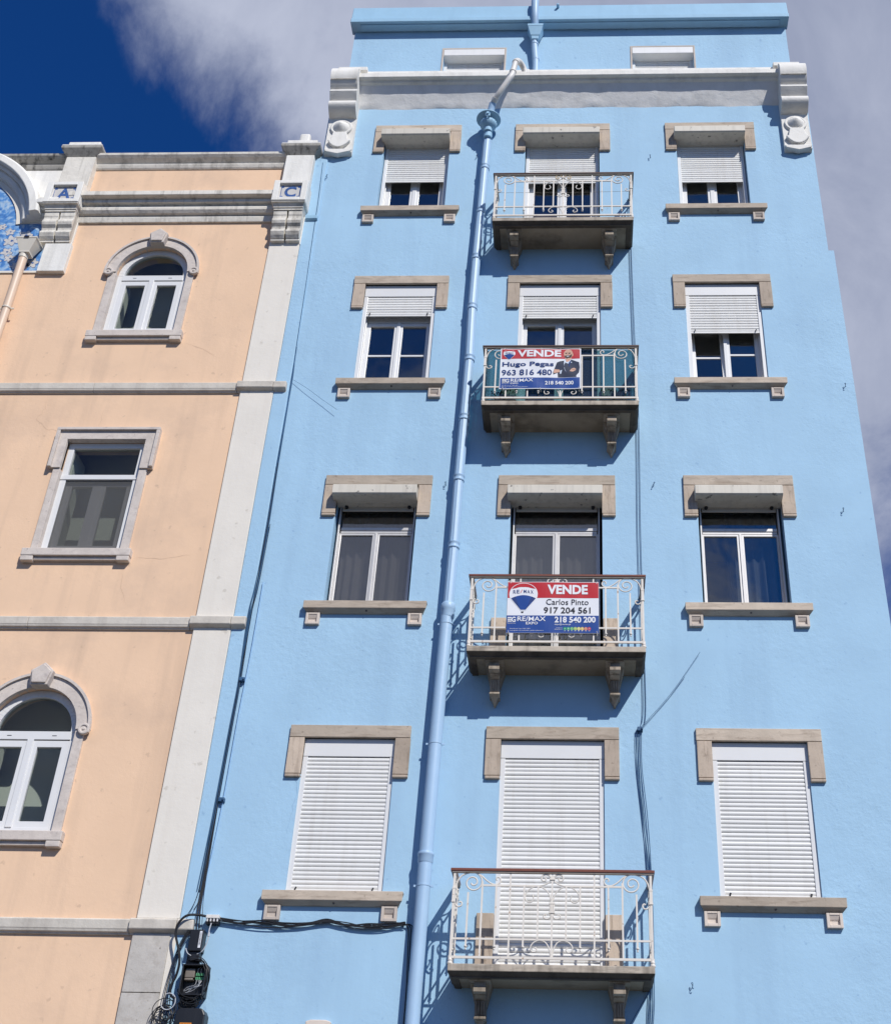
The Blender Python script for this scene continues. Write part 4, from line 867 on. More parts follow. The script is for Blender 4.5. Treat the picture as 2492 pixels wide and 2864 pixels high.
# square-headed window in the middle
yf = Y0+0.045
win = obj('window', ring(AX-0.497, AX+0.497, 9.325, 10.955, yf, yf+0.07, 0.075), 'pvc', peach, bevel=0.003)
obj('transom', MB().box(AX-0.497, AX+0.497, yf-0.010, yf+0.06, 10.395, 10.465), 'pvc', win, bevel=0.004)
obj('transom_pane', MB().box(AX-0.43, AX+0.43, yf+0.035, yf+0.042, 10.46, 10.885), 'clearglass', win)
obj('insect_screen', MB().box(AX-0.425, AX+0.425, yf+0.012, yf+0.014, 9.395, 10.40), 'screen', win)
obj('mullion', MB().box(AX-0.035, AX+0.035, yf+0.048, yf+0.11, 9.38, 10.40), 'pvc', win, bevel=0.004)
sash(win, AX-0.42, AX-0.01, 9.385, 10.40, yf+0.05, w=0.075, d=0.055, gl='clearglass'); sash(win, AX+0.01, AX+0.42, 9.385, 10.40, yf+0.05, w=0.075, d=0.055, gl='clearglass')
lt = MB().polyy([(-6.645, 11.125), (-6.645, 10.52), (AX-0.50, 10.52), (AX-0.50, 10.958), (AX+0.50, 10.958), (AX+0.50, 10.51), (-5.335, 10.51), (-5.335, 11.125)], p(0.05), p(-0.04))
lt.box(-6.65, -5.33, p(0.085), p(0.049), 11.085, 11.125).box(-5.375, -5.33, p(0.085), p(0.049), 10.52, 11.084).box(-6.65, -6.605, p(0.085), p(0.049), 10.52, 11.084)
obj('lintel', lt, 'greystone', win, bevel=0.005)
obj('jamb_stone', MB().box(-6.585, AX-0.498, p(0.03), p(-0.06), 9.32, 10.515), 'greystone', win, bevel=0.004); obj('jamb_stone', MB().box(AX+0.498, -5.40, p(0.03), p(-0.06), 9.32, 10.505), 'greystone', win, bevel=0.004)
sp_ = MB().box(-6.655, -5.345, p(0.085), p(-0.1), 9.22, 9.322).box(-6.65, -6.50, p(0.08), p(-0.05), 9.155, 9.22).box(-5.50, -5.35, p(0.08), p(-0.05), 9.155, 9.22).box(-6.50, -5.50, p(0.05), p(-0.05), 9.175, 9.22)
obj('sill', sp_, 'greystone', win, bevel=0.008)
obj('inner_partition', MB().box(AX-0.93, AX+0.97, yf+0.60, yf+0.64, 8.7, 11.4), 'lightroom', win)
obj('inner_shutter', MB().box(AX-0.47, AX-0.44, yf+0.13, yf+0.45, 9.33, 10.9), 'lightroom', win)
for i, pts in enumerate(([(-6.95, 11.72), (-6.93, 11.5), (-7.0, 11.3), (-6.85, 11.15), (-6.6, 11.12)], [(-6.15, 11.45), (-6.18, 11.2)], [(-5.33, 9.24), (-5.0, 9.23), (-4.65, 9.27)], [(-5.42, 9.08), (-5.4, 8.85), (-5.28, 8.6)], [(-5.3, 12.6), (-5.0, 12.45), (-4.85, 12.35)])):
    crack(peach, pts, 'peachcrack', w=0.0014, seed=50+i)
# ------------------------------------------------------------------ curtains of the blue building
def drape(name, x0, x1, z0, z1, y, mat, label, folds=9, amp=0.03):
    n = folds*8; m = MB()
    for i in range(n+1):
        x = x0+(x1-x0)*i/n; e = amp*math.sin(2*math.pi*folds*i/n)+amp*0.4*math.sin(i*0.37)
        m.v += [(x+0.01*math.sin(i*0.7), y+e*1.2, z0), (x, y+e*0.7, (z0+z1)/2), (x, y+e*0.5, z1)]
    for i in range(n): m.f += [(3*i, 3*i+3, 3*i+4, 3*i+1), (3*i+1, 3*i+4, 3*i+5, 3*i+2)]
    o = obj(name, m, mat, smooth=True); return tag(o, label, 'curtain', 'curtains behind the second floor windows')
drape('curtain', -2.93, -2.06, 8.63, 10.2, Y0+0.34, 'curtain', 'pale gathered curtain behind the grey glass of the left window under the second-row hood', 8)
drape('curtain', -0.80, 0.16, 7.86, 10.2, Y0+0.36, 'curtain', 'pale net curtain behind the balcony door with the balloon banner', 9)
drape('curtain', 1.72, 2.30, 8.63, 10.2, Y0+0.36, 'darkcurtain', 'dark curtain inside the right-hand window with the chipped hood', 5)

# ------------------------------------------------------------------ drainpipes
K = 0.9904
dp = thing('drainpipe', (-1.5, Y0-0.12, 0), 'tall blue fluted drainpipe with round funnel head running down left of the balconies', 'drainpipe')
YA = Y0-0.12
ax = [(-1.425, 16.62), (-1.44, 15.9), (-1.455, 15.0), (-1.475, 14.1), (-1.485, 13.1), (-1.475, 12.2), (-1.49, 11.25), (-1.505, 10.3), (-1.51, 9.35), (-1.525, 8.50)]
def fluted(path, r, n=20):
    m = MB(); P = [Vector(q) for q in path]
    for q in P:
        for k in range(n):
            a = 2*math.pi*k/n; rr_ = r*(1.0 if k % 2 else 0.925); m.v.append((q.x+rr_*math.cos(a), q.y+rr_*math.sin(a), q.z))
    for i in range(len(P)-1):
        for k in range(n): m.f.append((i*n+k, i*n+(k+1) % n, (i+1)*n+(k+1) % n, (i+1)*n+k))
    return m
for (a, b) in ((0, 2), (2, 3), (3, 4), (4, 5), (5, 6), (6, 7), (7, 8), (8, 9)):
    obj('pipe_section', fluted([(x, YA, z) for x, z in ax[a:b+1]], 0.060), 'bluepipe', dp)
lo = [(-1.53, 8.52), (-1.55, 7.4), (-1.56, 6.85), (-1.575, 5.66), (-1.575, 5.35), (-1.585, 4.4), (-1.60, 0.3)]
for (a, b) in ((0, 2), (2, 4), (4, 6)): obj('pipe_section', MB().tube([(x, YA, z) for x, z in lo[a:b+1]], 0.070, 20), 'bluepipe', dp, smooth=True)
def axx(z):
    L_ = ax+lo[1:]
    for i in range(len(L_)-1):
        if L_[i][1] >= z >= L_[i+1][1]: return L_[i][0]+(L_[i+1][0]-L_[i][0])*(z-L_[i][1])/(L_[i+1][1]-L_[i][1])
    return L_[0][0]
for z, r in ((15.84, .067), (14.93, .067), (14.02, .067), (13.10, .067), (12.20, .067), (11.23, .067), (10.30, .067), (9.34, .067)):
    obj('collar', MB().lathe((axx(z), YA, z), [(r-.006, -.045), (r, -.04), (r+.002, -.03), (r-.003, -.022), (r-.003, .02), (r+.003, .028), (r+.003, .04), (r-.006, .045)], 20), 'bluepipe', dp, smooth=True)
    obj('pipe_clip', MB().box(axx(z)-0.012, axx(z)+0.012, YA+0.05, Y0, z-0.012, z+0.012), 'bluetrim', dp)
obj('pipe_socket', MB().lathe((axx(8.5), YA, 8.5), [(.062, .07), (.075, .06), (.082, .045), (.082, -.02), (.076, -.03), (.076, -.10), (.070, -.12)], 24), 'bluepipe', dp, smooth=True)
obj('pipe_socket', MB().lathe((axx(5.66), YA, 5.66), [(.070, .03), (.080, .025), (.084, .01), (.082, -.005), (.078, -.01), (.078, -.07), (.070, -.085)], 24), 'bluepipe', dp, smooth=True)
for z in (6.86, 5.35, 8.30): obj('pipe_band', MB().lathe((axx(z), YA, z), [(.0695, -.010), (.0735, -.008), (.0735, .008), (.0695, .010)], 24).box(axx(z)-0.10, axx(z)+0.10, YA-0.006, YA+0.006, z-0.01, z+0.01), 'bluepipe', dp, smooth=True)
FZ = 16.72; FX = -1.425; FY = Y0-0.185
obj('funnel', MB().lathe((FX, FY, FZ), [(.058, -.16), (.060, -.09), (.085, -.075), (.115, -.045), (.130, -.005), (.128, .02), (.118, .03)], 36, flute=0.06), 'bluetrim', dp, smooth=True)
obj('funnel_rim', MB().lathe((FX, FY, FZ+0.10), [(.176, 0), (.182, .004), (.182, .016), (.172, .02), (.04, .02)], 40), 'bluetrim', dp, smooth=True)
obj('funnel_collar', MB().lathe((FX, YA-0.03, FZ-.21), [(.058, -.06), (.064, -.05), (.060, -.03), (.064, -.01), (.060, .01), (.066, .03), (.058, .06)], 22), 'bluetrim', dp, smooth=True)
obj('funnel_lug', MB().box(FX-.035, FX+.035, FY-.155, FY-.13, FZ+.02, FZ+.10).lathe((FX, FY-.155, FZ+.065), [(.022, 0), (.022, .02), (.012, .02)], 12, 'y').tube([(FX-.005, FY-.15, FZ+.03), (FX-.008, FY-.135, FZ-.02)], .008, 6), 'bluetrim', dp)
pipe = bez([(FX+.015, FY-.02, FZ+.12), (FX+.03, FY-.05, FZ+.25), (FX+.055, FY-.09, FZ+.36)], 6)
obj('pipe_elbow', MB().tube(pipe, .052, 16), 'bluepipe', dp, smooth=True)
e0 = pipe[-1]; wp = bez([tuple(e0), (-1.27, 12.12, 17.19), (-1.13, 12.05, 17.42), (-1.085, 12.05, 17.53), (-1.07, 12.06, 17.66), (-1.035, 12.09, 17.90), (-0.985, 12.16, 17.97), (-0.93, 12.24, 17.93), (-0.90, 12.28, 17.83)], 6)
obj('white_elbow_pipe', MB().tube(wp, .044, 16), 'pipewhite', dp, smooth=True)
for i in (3, 22, 29):
    d = (wp[i+1]-wp[i]).normalized()*0.02
    obj('joint', MB().tube([wp[i]-d, wp[i]-d*0.9, wp[i]+d*0.9, wp[i]+d], [.044, .053, .053, .044], 18), 'pipewhite', dp, smooth=True)
obj('vent_stub', MB().tube([(-0.885, 12.40, 17.8), (-0.875, 12.39, 18.02), (-0.87, 12.38, 18.07)], [.05, .05, .03], 16), 'pipewhite', dp, smooth=True)

ap = thing('drainpipe', (-0.8, ATT, 17.7), 'short blue drainpipe with square hopper over the attic, bent across the parapet', 'drainpipe')
obj('pipe_elbow', MB().tube(bez([(-0.805, ATT+0.10, 19.85), (-0.805, ATT+0.0, 19.97), (-0.805, ATT-0.12, 19.97), (-0.80, ATT-0.22, 19.90), (-0.80, ATT-0.235, 19.75), (-0.797, ATT-0.20, 19.5), (-0.795, ATT-0.11, 19.26)], 6), 0.062, 16), 'bluepipe', ap, smooth=True)
h = MB(); hx, hy = -0.785, ATT-0.12
for hw, z in ((0.125, 19.28), (0.125, 19.235), (0.118, 19.225), (0.075, 19.05), (0.06, 19.03), (0.055, 18.97)): h.v += [(hx-hw, hy-hw*.8, z), (hx+hw, hy-hw*.8, z), (hx+hw, hy+hw*.8, z), (hx-hw, hy+hw*.8, z)]
for i in range(5):
    for j in range(4): h.f.append((4*i+j, 4*i+(j+1) % 4, 4*i+4+(j+1) % 4, 4*i+4+j))
h.f += [(0, 1, 2, 3), (20, 21, 22, 23)]
obj('hopper', h, 'bluetrim', ap, bevel=0.004)
obj('pipe_section', MB().tube([(hx-.01, hy+.02, 18.99), (hx-.01, hy+.03, 18.9), (-0.765, ATT-.065, 18.5), (-0.755, ATT-.065, 17.8)], .055, 18), 'bluepipe', ap, smooth=True)
for z in (18.91, 18.55): obj('collar', MB().lathe((-0.79 if z > 18.8 else -0.766, (hy+.03) if z > 18.8 else ATT-.065, z), [(.053, -.02), (.061, -.015), (.061, .015), (.053, .02)], 20), 'bluepipe', ap, smooth=True)
tag(obj('bolt_head', MB().lathe((-0.43, ATT-.16, 19.80), [(.022, -.03), (.022, .05), (.012, .055)], 10, 'y'), 'bluetrim', smooth=False), 'small blue pipe stub sticking out of the parapet right of the bent drainpipe', 'pipe stub')

cp = thing('drainpipe', (-7.9, Y0-0.12, 0), 'cream hopper and peach drainpipe below the blue tile picture', 'drainpipe')
h = MB(); hx, hy = -7.80, Y0-0.14
for wx, wy, z in ((0.15, 0.115, 14.36), (0.15, 0.115, 14.335), (0.14, 0.108, 14.33), (0.075, 0.07, 14.13), (0.075, 0.07, 14.10)): h.v += [(hx-wx, hy-wy, z), (hx+wx, hy-wy, z), (hx+wx, hy+wy, z), (hx-wx, hy+wy, z)]
for i in range(4):
    for j in range(4): h.f.append((4*i+j, 4*i+(j+1) % 4, 4*i+4+(j+1) % 4, 4*i+4+j))
h.f += [(0, 1, 2, 3), (16, 17, 18, 19)]
obj('hopper', h, 'pipecream', cp, bevel=0.006)
obj('hopper_clip', MB().box(hx-.035, hx+.035, hy-.122, hy-.112, 14.335, 14.365), 'ink', cp)
obj('outlet', MB().tube([(hx+.03, Y0+.02, 14.42), (hx+.03, hy+.04, 14.40), (hx+.02, hy+.01, 14.33)], .07, 14), 'pipecream', cp, smooth=True)
obj('pipe_section', MB().tube([(hx-.02, hy, 14.11), (hx-.02, hy+.02, 13.1)], .058, 18), 'pipepeach', cp, smooth=True)
obj('pipe_section', MB().tube([(hx-.02, hy+.02, 13.12), (hx-.02, hy+.02, 0.2)], .054, 18), 'pipepeach', cp, smooth=True)
obj('collar', MB().lathe((hx-.02, hy, 14.08), [(.056, -.05), (.064, -.045), (.066, .03), (.056, .035)], 20), 'pipecream', cp, smooth=True)
obj('pipe_band', MB().lathe((hx-.02, hy+.02, 13.12), [(.056, -.012), (.064, -.01), (.064, .01), (.056, .012)], 20).box(hx-.12, hx+.08, hy+.015, hy+.03, 13.11, 13.13), 'pipecream', cp, smooth=True)

# ------------------------------------------------------------------ sale banners on the railings
def banner(x0, x1, z0, z1, wav, label):
    def fy(dy):
        return lambda X, Z: YF-0.022-dy-0.004+wav*(math.sin((X-x0)*9.0+1.0)*0.5+math.sin((Z-z0)*7+(X-x0)*3)*0.3+math.sin((X-x0)*23+(Z-z0)*15)*0.2+math.sin((X-x0)*14-(Z-z0)*26+2)*0.15)
    nx_, nz_ = 40, 22; m = MB(); f0, f1 = fy(0), fy(-0.003)
    sag = lambda u: -0.010*wav/0.004*(1-(2*abs(u-0.5)*2-1)**2) if wav > 0.003 else 0
    for f in (f0, f1):
        for i in range(nx_+1):
            for j in range(nz_+1):
                X = x0+(x1-x0)*i/nx_; Z = z0+(z1-z0)*j/nz_; m.v.append((X, f(X, Z), Z))
    k = (nx_+1)*(nz_+1)
    for i in range(nx_):
        for j in range(nz_):
            a = i*(nz_+1)+j; q = (a, a+nz_+1, a+nz_+2, a+1); m.f += [q, tuple(v+k for v in q[::-1])]
    o = obj('banner', m, 'signwhite', smooth=True); tag(o, label, 'banner', 'sale banners tied to balcony railings')
    def flat(name, poly, mat, dy):                                        # a printed area, cut fine enough to follow the cloth
        bm = bmesh.new(); vs = [bm.verts.new((x, 0, z)) for x, z in poly]; bm.faces.new(vs)
        bmesh.ops.triangulate(bm, faces=bm.faces)
        me = bpy.data.meshes.new(name)
        if max(x for x, z in poly)-min(x for x, z in poly) > 0.15:
            n_ = 24; a, b = min(x for x, z in poly), max(x for x, z in poly)
            for i in range(1, n_): bmesh.ops.bisect_plane(bm, geom=bm.verts[:]+bm.edges[:]+bm.faces[:], plane_co=(a+(b-a)*i/n_, 0, 0), plane_no=(1, 0, 0))
            a, b = min(z for x, z in poly), max(z for x, z in poly); n_ = max(2, int((b-a)/0.04))
            for i in range(1, n_): bmesh.ops.bisect_plane(bm, geom=bm.verts[:]+bm.edges[:]+bm.faces[:], plane_co=(0, 0, a+(b-a)*i/n_), plane_no=(0, 0, 1))
        g = fy(dy)
        for v in bm.verts: v.co.y = g(v.co.x, v.co.z)
        bm.to_mesh(me); bm.free(); me.materials.append(M[mat])
        q = bpy.data.objects.new(name, me); COL.objects.link(q); q.parent = o; WL[q.name] = Vector((0, 0, 0)); return q
    return o, fy, flat
def balloon(flat, P, cx, top, w, h, mapper, words, dy=0.001):
    """hot air balloon emblem: red top, white belt, blue foot; P maps picture pixels to the banner"""
    def env(a0, a1, k=1.0, n=26): return [(cx+w/2*k*math.cos(R(a0+(a1-a0)*i/n)), top+h*0.40-h*0.40*k*math.sin(R(a0+(a1-a0)*i/n))) for i in range(n+1)]
    outer = env(180, 0) + [(cx+w*0.49, top+h*0.50), (cx+w*0.43, top+h*0.60), (cx+w*0.08, top+h*0.985), (cx-w*0.08, top+h*0.985), (cx-w*0.43, top+h*0.60), (cx-w*0.49, top+h*0.50)]
    flat('emblem', [P(*q) for q in outer], 'signwhite', dy)
    redp = env(152, 28, 0.955, 20) + [(cx+w*0.40-w*0.80*i/10, top+h*(0.215-0.075*math.sin(math.pi*i/10))+h*0.012*abs(math.sin(3*math.pi*i/10))) for i in range(11)]
    flat('emblem', [P(*q) for q in redp], 'red', dy+0.001)
    bl = [(cx-w*0.435+w*0.87*i/12, top+h*(0.545-0.105*math.sin(math.pi*i/12))) for i in range(13)] + [(cx+w*0.395, top+h*0.60), (cx+w*0.085, top+h*0.955), (cx-w*0.085, top+h*0.955), (cx-w*0.395, top+h*0.60)]
    flat('emblem', [P(*q) for q in bl], 'signblue', dy+0.001)
    for s_ in (-1, 1):
        flat('emblem', [P(*q) for q in [(cx+s_*w*0.43, top+h*0.55), (cx+s_*w*0.29, top+h*0.49), (cx+s_*w*0.10, top+h*0.94), (cx+s_*w*0.13, top+h*0.90)]], 'signdeep', dy+0.0015)
SB, FYb, FLb = banner(-1.04, -0.03, 11.395, 12.045, 0.008, 'banner with VENDE in white on red beside a bald bearded man in a navy suit')
def P1(x, y): return (-1.04+(x-55)/1630*1.01, 12.045-(y-118)/800*0.65)
def T1(s, x0, x1, y0, y1, mat, bold=0.0, dy=0.004): text(s, 'lettering', SB, mat, (P1(x0, 0)[0], P1(x1, 0)[0]), (P1(0, y1)[1], P1(0, y0)[1]), 0, bold, fy=FYb(dy))
def Q1(x0, x1, y0, y1): return [P1(x0, y1), P1(x1, y1), P1(x1, y0), P1(x0, y0)]
FLb('printed_band', Q1(78, 1662, 130, 325), 'red2', 0.0010)
FLb('printed_band', Q1(68, 1660, 700, 905), 'signblue', 0.0010)
balloon(FLb, P1, 232, 138, 240, 200, None, None, 0.002)
T1('RE/MAX', 150, 316, 196, 222, 'signdeep', 0.01, 0.0045)
T1('VENDE', 395, 1282, 150, 288, 'signwhite', 0.035)
T1('Hugo Pegas', 98, 1136, 388, 502, 'signdeep', 0.025)
T1('963 816 480', 92, 1102, 540, 655, 'signdeep', 0.02)
T1('G', 172, 248, 722, 797, 'signwhite', 0.03)
for i in range(3): FLb('lettering', Q1(106, 176, 724+i*26, 740+i*26), 'signwhite', 0.004)
T1('Expogroup', 106, 246, 806, 824, 'signwhite', 0.0)
T1('RE/MAX', 278, 730, 718, 782, 'signwhite', 0.014)
T1('EXPO', 276, 430, 795, 826, 'signwhite', 0.02)
T1('218 540 200', 968, 1538, 766, 838, 'signwhite', 0.03)
T1('SmartPrestil, Lda. | AMI 12031', 104, 425, 850, 868, 'signwhite', 0.0)
T1('Cada agência é de propriedade e gestão independente', 104, 625, 874, 888, 'signwhite', 0.0)
# the printed portrait
def F1(poly, mat, dy): FLb('printed_portrait', [P1(*q) for q in poly], mat, dy)
def ell(cx, cy, rx, ry, a0=0, a1=360, n=24): return [(cx+rx*math.cos(R(a0+(a1-a0)*i/n)), cy+ry*math.sin(R(a0+(a1-a0)*i/n))) for i in range(n if a1-a0 == 360 else n+1)]
F1([(1225, 692), (1220, 600), (1130, 640), (1125, 590), (1160, 500), (1200, 400), (1260, 375), (1340, 365), (1400, 420), (1490, 340), (1600, 385), (1645, 400), (1660, 500), (1645, 600), (1590, 660), (1595, 692)], 'suit', 0.002)
F1([(1345, 360), (1360, 320), (1495, 320), (1480, 350), (1440, 400), (1375, 570), (1350, 520), (1340, 430)], 'shirt', 0.0025)
F1([(1365, 330), (1370, 270), (1490, 270), (1485, 330), (1440, 385), (1390, 390)], 'skin', 0.003)
F1(ell(1428, 228, 92, 92), 'skin', 0.0035); F1(ell(1515, 245, 14, 28), 'skin', 0.003)
F1([(1350, 235), (1362, 262), (1395, 255), (1420, 252), (1455, 258), (1485, 240), (1500, 222), (1498, 275), (1470, 315), (1425, 330), (1380, 315), (1355, 280)], 'beard', 0.004)
F1([(1392, 268), (1420, 265), (1446, 266), (1436, 278), (1412, 281), (1398, 277)], 'signwhite', 0.0045)
for x in (1385, 1450): F1([(x-28, 205), (x+22, 202), (x+24, 212), (x-28, 214)], 'beard', 0.0045); F1([(x-16, 220), (x+14, 218), (x+14, 227), (x-14, 228)], 'ink', 0.0045)
F1([(1412, 215), (1430, 215), (1440, 246), (1405, 246)], 'skin', 0.0046)
F1([(1135, 600), (1150, 535), (1255, 545), (1262, 590), (1150, 612)], 'skin', 0.003)
F1([(1258, 625), (1270, 560), (1305, 550), (1290, 620)], 'shirt', 0.0032)
F1([(1455, 575), (1490, 530), (1545, 508), (1585, 530), (1575, 560), (1520, 585)], 'skin', 0.003)
for i in range(3): F1([(1500+i*22, 545+i*4), (1560+i*8, 525+i*12), (1562+i*8, 528+i*12), (1500+i*22, 549+i*4)], 'beard', 0.0035)
F1(ell(1490, 398, 12, 12, n=10), 'shirt', 0.003)
F1([(1375, 570), (1440, 400), (1490, 340), (1450, 480), (1380, 600)], 'signdeep', 0.0028)
SB2, FYb2, FLb2 = banner(-0.83, 0.175, 7.995, 8.635, 0.0035, 'banner with a large red white and blue balloon beside VENDE and two phone numbers')
def P2(x, y): return (-0.83+(x-92)/1600*1.005, 8.635-(y-112)/900*0.64)
def T2(s, x0, x1, y0, y1, mat, bold=0.0, dy=0.004): text(s, 'lettering', SB2, mat, (P2(x0, 0)[0], P2(x1, 0)[0]), (P2(0, y1)[1], P2(0, y0)[1]), 0, bold, fy=FYb2(dy))
def Q2(x0, x1, y0, y1): return [P2(x0, y1), P2(x1, y1), P2(x1, y0), P2(x0, y0)]
FLb2('printed_band', Q2(95, 1688, 120, 400), 'red', 0.0010); FLb2('printed_band', Q2(93, 1690, 708, 1008), 'signblue', 0.0010)
balloon(FLb2, P2, 372, 132, 500, 500, None, None, 0.002)
FLb2('emblem', [P2(*q) for q in [(335, 640), (385, 640), (375, 665), (345, 665)]], 'ink', 0.003)
for i, ch in enumerate('RE/MAX'):
    x = 190+i*61; y = 268-14*math.sin(math.pi*(i+0.5)/6)
    T2(ch, x, x+(48 if ch != '/' else 42), y, y+62, 'red' if ch == '/' else 'signdeep', 0.006, 0.005)
T2('VENDE', 790, 1500, 165, 333, 'signwhite', 0.04)
T2('Carlos Pinto', 772, 1513, 422, 522, 'ink', 0.004)
T2('917 204 561', 733, 1548, 562, 672, 'ink', 0.018)
T2('G', 178, 250, 733, 825, 'signwhite', 0.03)
for i in range(3): FLb2('lettering', Q2(108, 182, 738+i*31, 757+i*31), 'signwhite', 0.004)
T2('Expogroup', 108, 248, 834, 856, 'signwhite', 0.0)
T2('RE/MAX', 278, 770, 728, 808, 'signwhite', 0.014); T2('EXPO', 428, 634, 820, 866, 'signwhite', 0.02)
T2('218 540 200', 925, 1636, 728, 832, 'signwhite', 0.035); T2('expo@remax.pt', 925, 1205, 846, 880, 'signwhite', 0.005)
T2('SmartPrestil, Lda. | AMI 12031', 150, 505, 930, 950, 'signwhite', 0.0); T2('Cada agência é de propriedade e gestão independente', 150, 735, 962, 980, 'signwhite', 0.0)
T2('EFICIÊNCIA', 955, 1060, 914, 930, 'signwhite', 0.0); T2('ENERGÉTICA', 928, 1060, 938, 954, 'signwhite', 0.0)
for i in range(8):
    x = 1105+i*60; FLb2('energy_dot', [P2(*q) for q in ell(x, 934, 29, 29, n=16)], 'e%d' % i, 0.002)
    T2('ABCDEFGH'[i] if i < 8 else '', x-10, x+10, 922, 946, 'signwhite', 0.0); T2('ABCDEFGH'[i], x-11, x+11, 962, 980, 'signwhite', 0.01)
for b_, pts in ((SB, ((-1.0, 12.035), (-0.535, 12.035), (-0.06, 12.03), (-1.0, 11.41), (-0.535, 11.40), (-0.06, 11.41))), (SB2, ((-0.80, 8.625), (0.15, 8.62), (-0.81, 8.01), (0.15, 8.01)))):
    for x, z in pts:
        s_ = 1 if z > (12 if b_ is SB else 8.3) else -1
        obj('cable_tie', MB().tube(bez([(x, YF-0.03, z-0.012*s_), (x+0.008, YF-0.022, z+0.02*s_), (x+0.012, YF+0.012, z+0.03*s_), (x+0.004, YF+0.016, z)], 4), 0.003, 5), 'pipewhite', b_)

# ------------------------------------------------------------------ plants on the balcony with the windbreak
def potted(x, label, s):
    t = thing('potted_plant', (x, p(0.26), SLAB[4]), label, 'plant', 'pot plants behind the windbreak'); z = SLAB[4]
    obj('pot', MB().lathe((x, p(0.26), z), [(.07*s, 0), (.10*s, .15), (.115*s, .155), (.115*s, .185), (.10*s, .185), (.095*s, .16)], 20), 'terracotta', t, smooth=True)
    m = MB(); rr2 = random.Random(int(x*100))
    for i in range(170):
        a = rr2.uniform(0, 6.28); e = rr2.uniform(-0.2, 1.3); d = rr2.uniform(0.05, 0.21)*s
        c = Vector((x+d*math.cos(a)*math.cos(e)*1.1, p(0.26)+0.7*d*math.sin(a)*math.cos(e), z+0.19+d*abs(math.sin(e))*1.1+rr2.uniform(-.02, .03)))
        u = Vector((rr2.uniform(-1, 1), rr2.uniform(-1, 1), rr2.uniform(-.5, 1))).normalized(); v = u.orthogonal().normalized(); l, w = .045, .014
        m.add([c-u*l*.5, c+v*w, c+u*l*.5, c-v*w], [(0, 1, 2, 3)])
    obj('leaves', m, 'leaf', t, kind='stuff')
potted(-1.0, 'leafy pot plant at the left end of the balcony with the portrait banner', 1.0)
potted(0.42, 'low pot plant at the right end of the balcony with the portrait banner', 0.85)

# ------------------------------------------------------------------ cables, clamps and boxes on the wall
def cable(name, paths, mat, label, r=0.006, cat='cable', group=None, n=6):
    m = MB()
    for q in paths: m.tube(bez(q, n), r, 6)
    return tag(obj(name, m, mat, smooth=True), label, cat, group)
def run(pts, dx=0.0, y=0.03, jit=0.006, seed=1):
    g = random.Random(seed); return [(x+dx+g.uniform(-jit, jit), Y0-y+g.uniform(-.004, .004), z) for x, z in pts]
main = [(-3.865, 16.1), (-3.84, 15.3), (-3.83, 14.7), (-3.81, 13.6), (-3.79, 12.5), (-3.775, 11.95), (-3.78, 11.3), (-3.775, 10.6), (-3.77, 9.7), (-3.78, 8.85), (-3.80, 8.45), (-3.80, 7.65), (-3.805, 7.1), (-3.82, 6.05), (-3.84, 5.3)]
def from_(k, dx, y, jit, seed):                                        # a cable that joins the bundle at the k-th point
    q = run(main[k:], dx, y, jit, seed); q[0] = (main[k][0], Y0-.022, main[k][1]); return q
cable('wall_cable', [run(main, 0, .024, .003, 1), from_(4, 0.004, .032, .006, 2), from_(6, -0.010, .030, .010, 3), from_(8, -0.018, .030, .010, 4), from_(7, .006, .036, .008, 5)], 'bluecable', 'dark cable bundle running down the joint between the peach and the blue house', 0.0046)
cable('wall_cable', [[(a, b, c) for a, b, c in run(main[8:], 0.018, .028, .008, 6)] + [(-3.86, Y0-.05, 5.1)], [(a, b, c) for a, b, c in run(main[7:], 0.008, .045, .010, 8)] + [(-3.92, Y0-.07, 5.02)]], 'black', 'black cables twisted together low in the joint between the two houses', 0.0036)
cable('wall_cable', [run([(-3.715, 8.9), (-3.725, 7.97), (-3.745, 7.2), (-3.755, 6.2), (-3.80, 5.3), (-3.80, 5.08)], 0, .022, .003, 11)], 'lightbluecable', 'thin pale blue cable just right of the dark cable bundle', 0.0055)
cable('loose_wire', [[(-3.755, Y0-.03, 11.93), (-3.55, Y0-.05, 11.77), (-3.35, Y0-.05, 11.60), (-3.13, Y0-.06, 11.42)]], 'bluecable', 'thin loose wire hanging away to the right above the third string course', 0.0022, 'wire')
right = [(0.64, 15.3), (0.64, 14.24), (0.655, 12.6), (0.67, 11.9), (0.67, 10.95), (0.655, 9.56), (0.66, 8.5), (0.66, 7.36), (0.625, 7.12)]
cable('wall_cable', [run(right, -0.008, .018, .003, 21), run(right, 0.022, .018, .003, 22)], 'bluecable', 'pair of dark blue cables hanging straight down past the right ends of the balconies', 0.0042)
low = [(0.62, 7.11), (0.598, 7.02), (0.60, 6.65), (0.635, 6.15), (0.665, 5.6), (0.675, 5.0), (0.665, 4.43), (0.645, 4.2), (0.60, 3.6)]
cable('wall_cable', [run(low, d, .022, .013, 30+i) for i, d in enumerate((-0.016, -.004, 0.010, 0.022))], 'bluecable', 'loosely twisted cables falling behind the lowest balcony at its right end', 0.0042)
cable('loose_wire', [[(0.625, Y0-.02, 7.12), (0.95, Y0-.03, 7.50), (1.30, Y0-.03, 8.02)], [(0.63, Y0-.02, 7.10), (0.93, Y0-.02, 7.46), (1.12, Y0-.02, 7.72)]], 'bluecable', 'thin wire slanting up to the right from the cables beside the middle balconies', 0.0022, 'wire')
cable('loose_wire', [[(0.665, Y0-.03, 4.45), (0.60, Y0-.03, 4.34), (0.45, Y0-.02, 4.10), (0.2, Y0-.02, 3.7)]], 'bluecable', 'thin wire slanting down to the left from under the lowest balcony', 0.0028, 'wire')
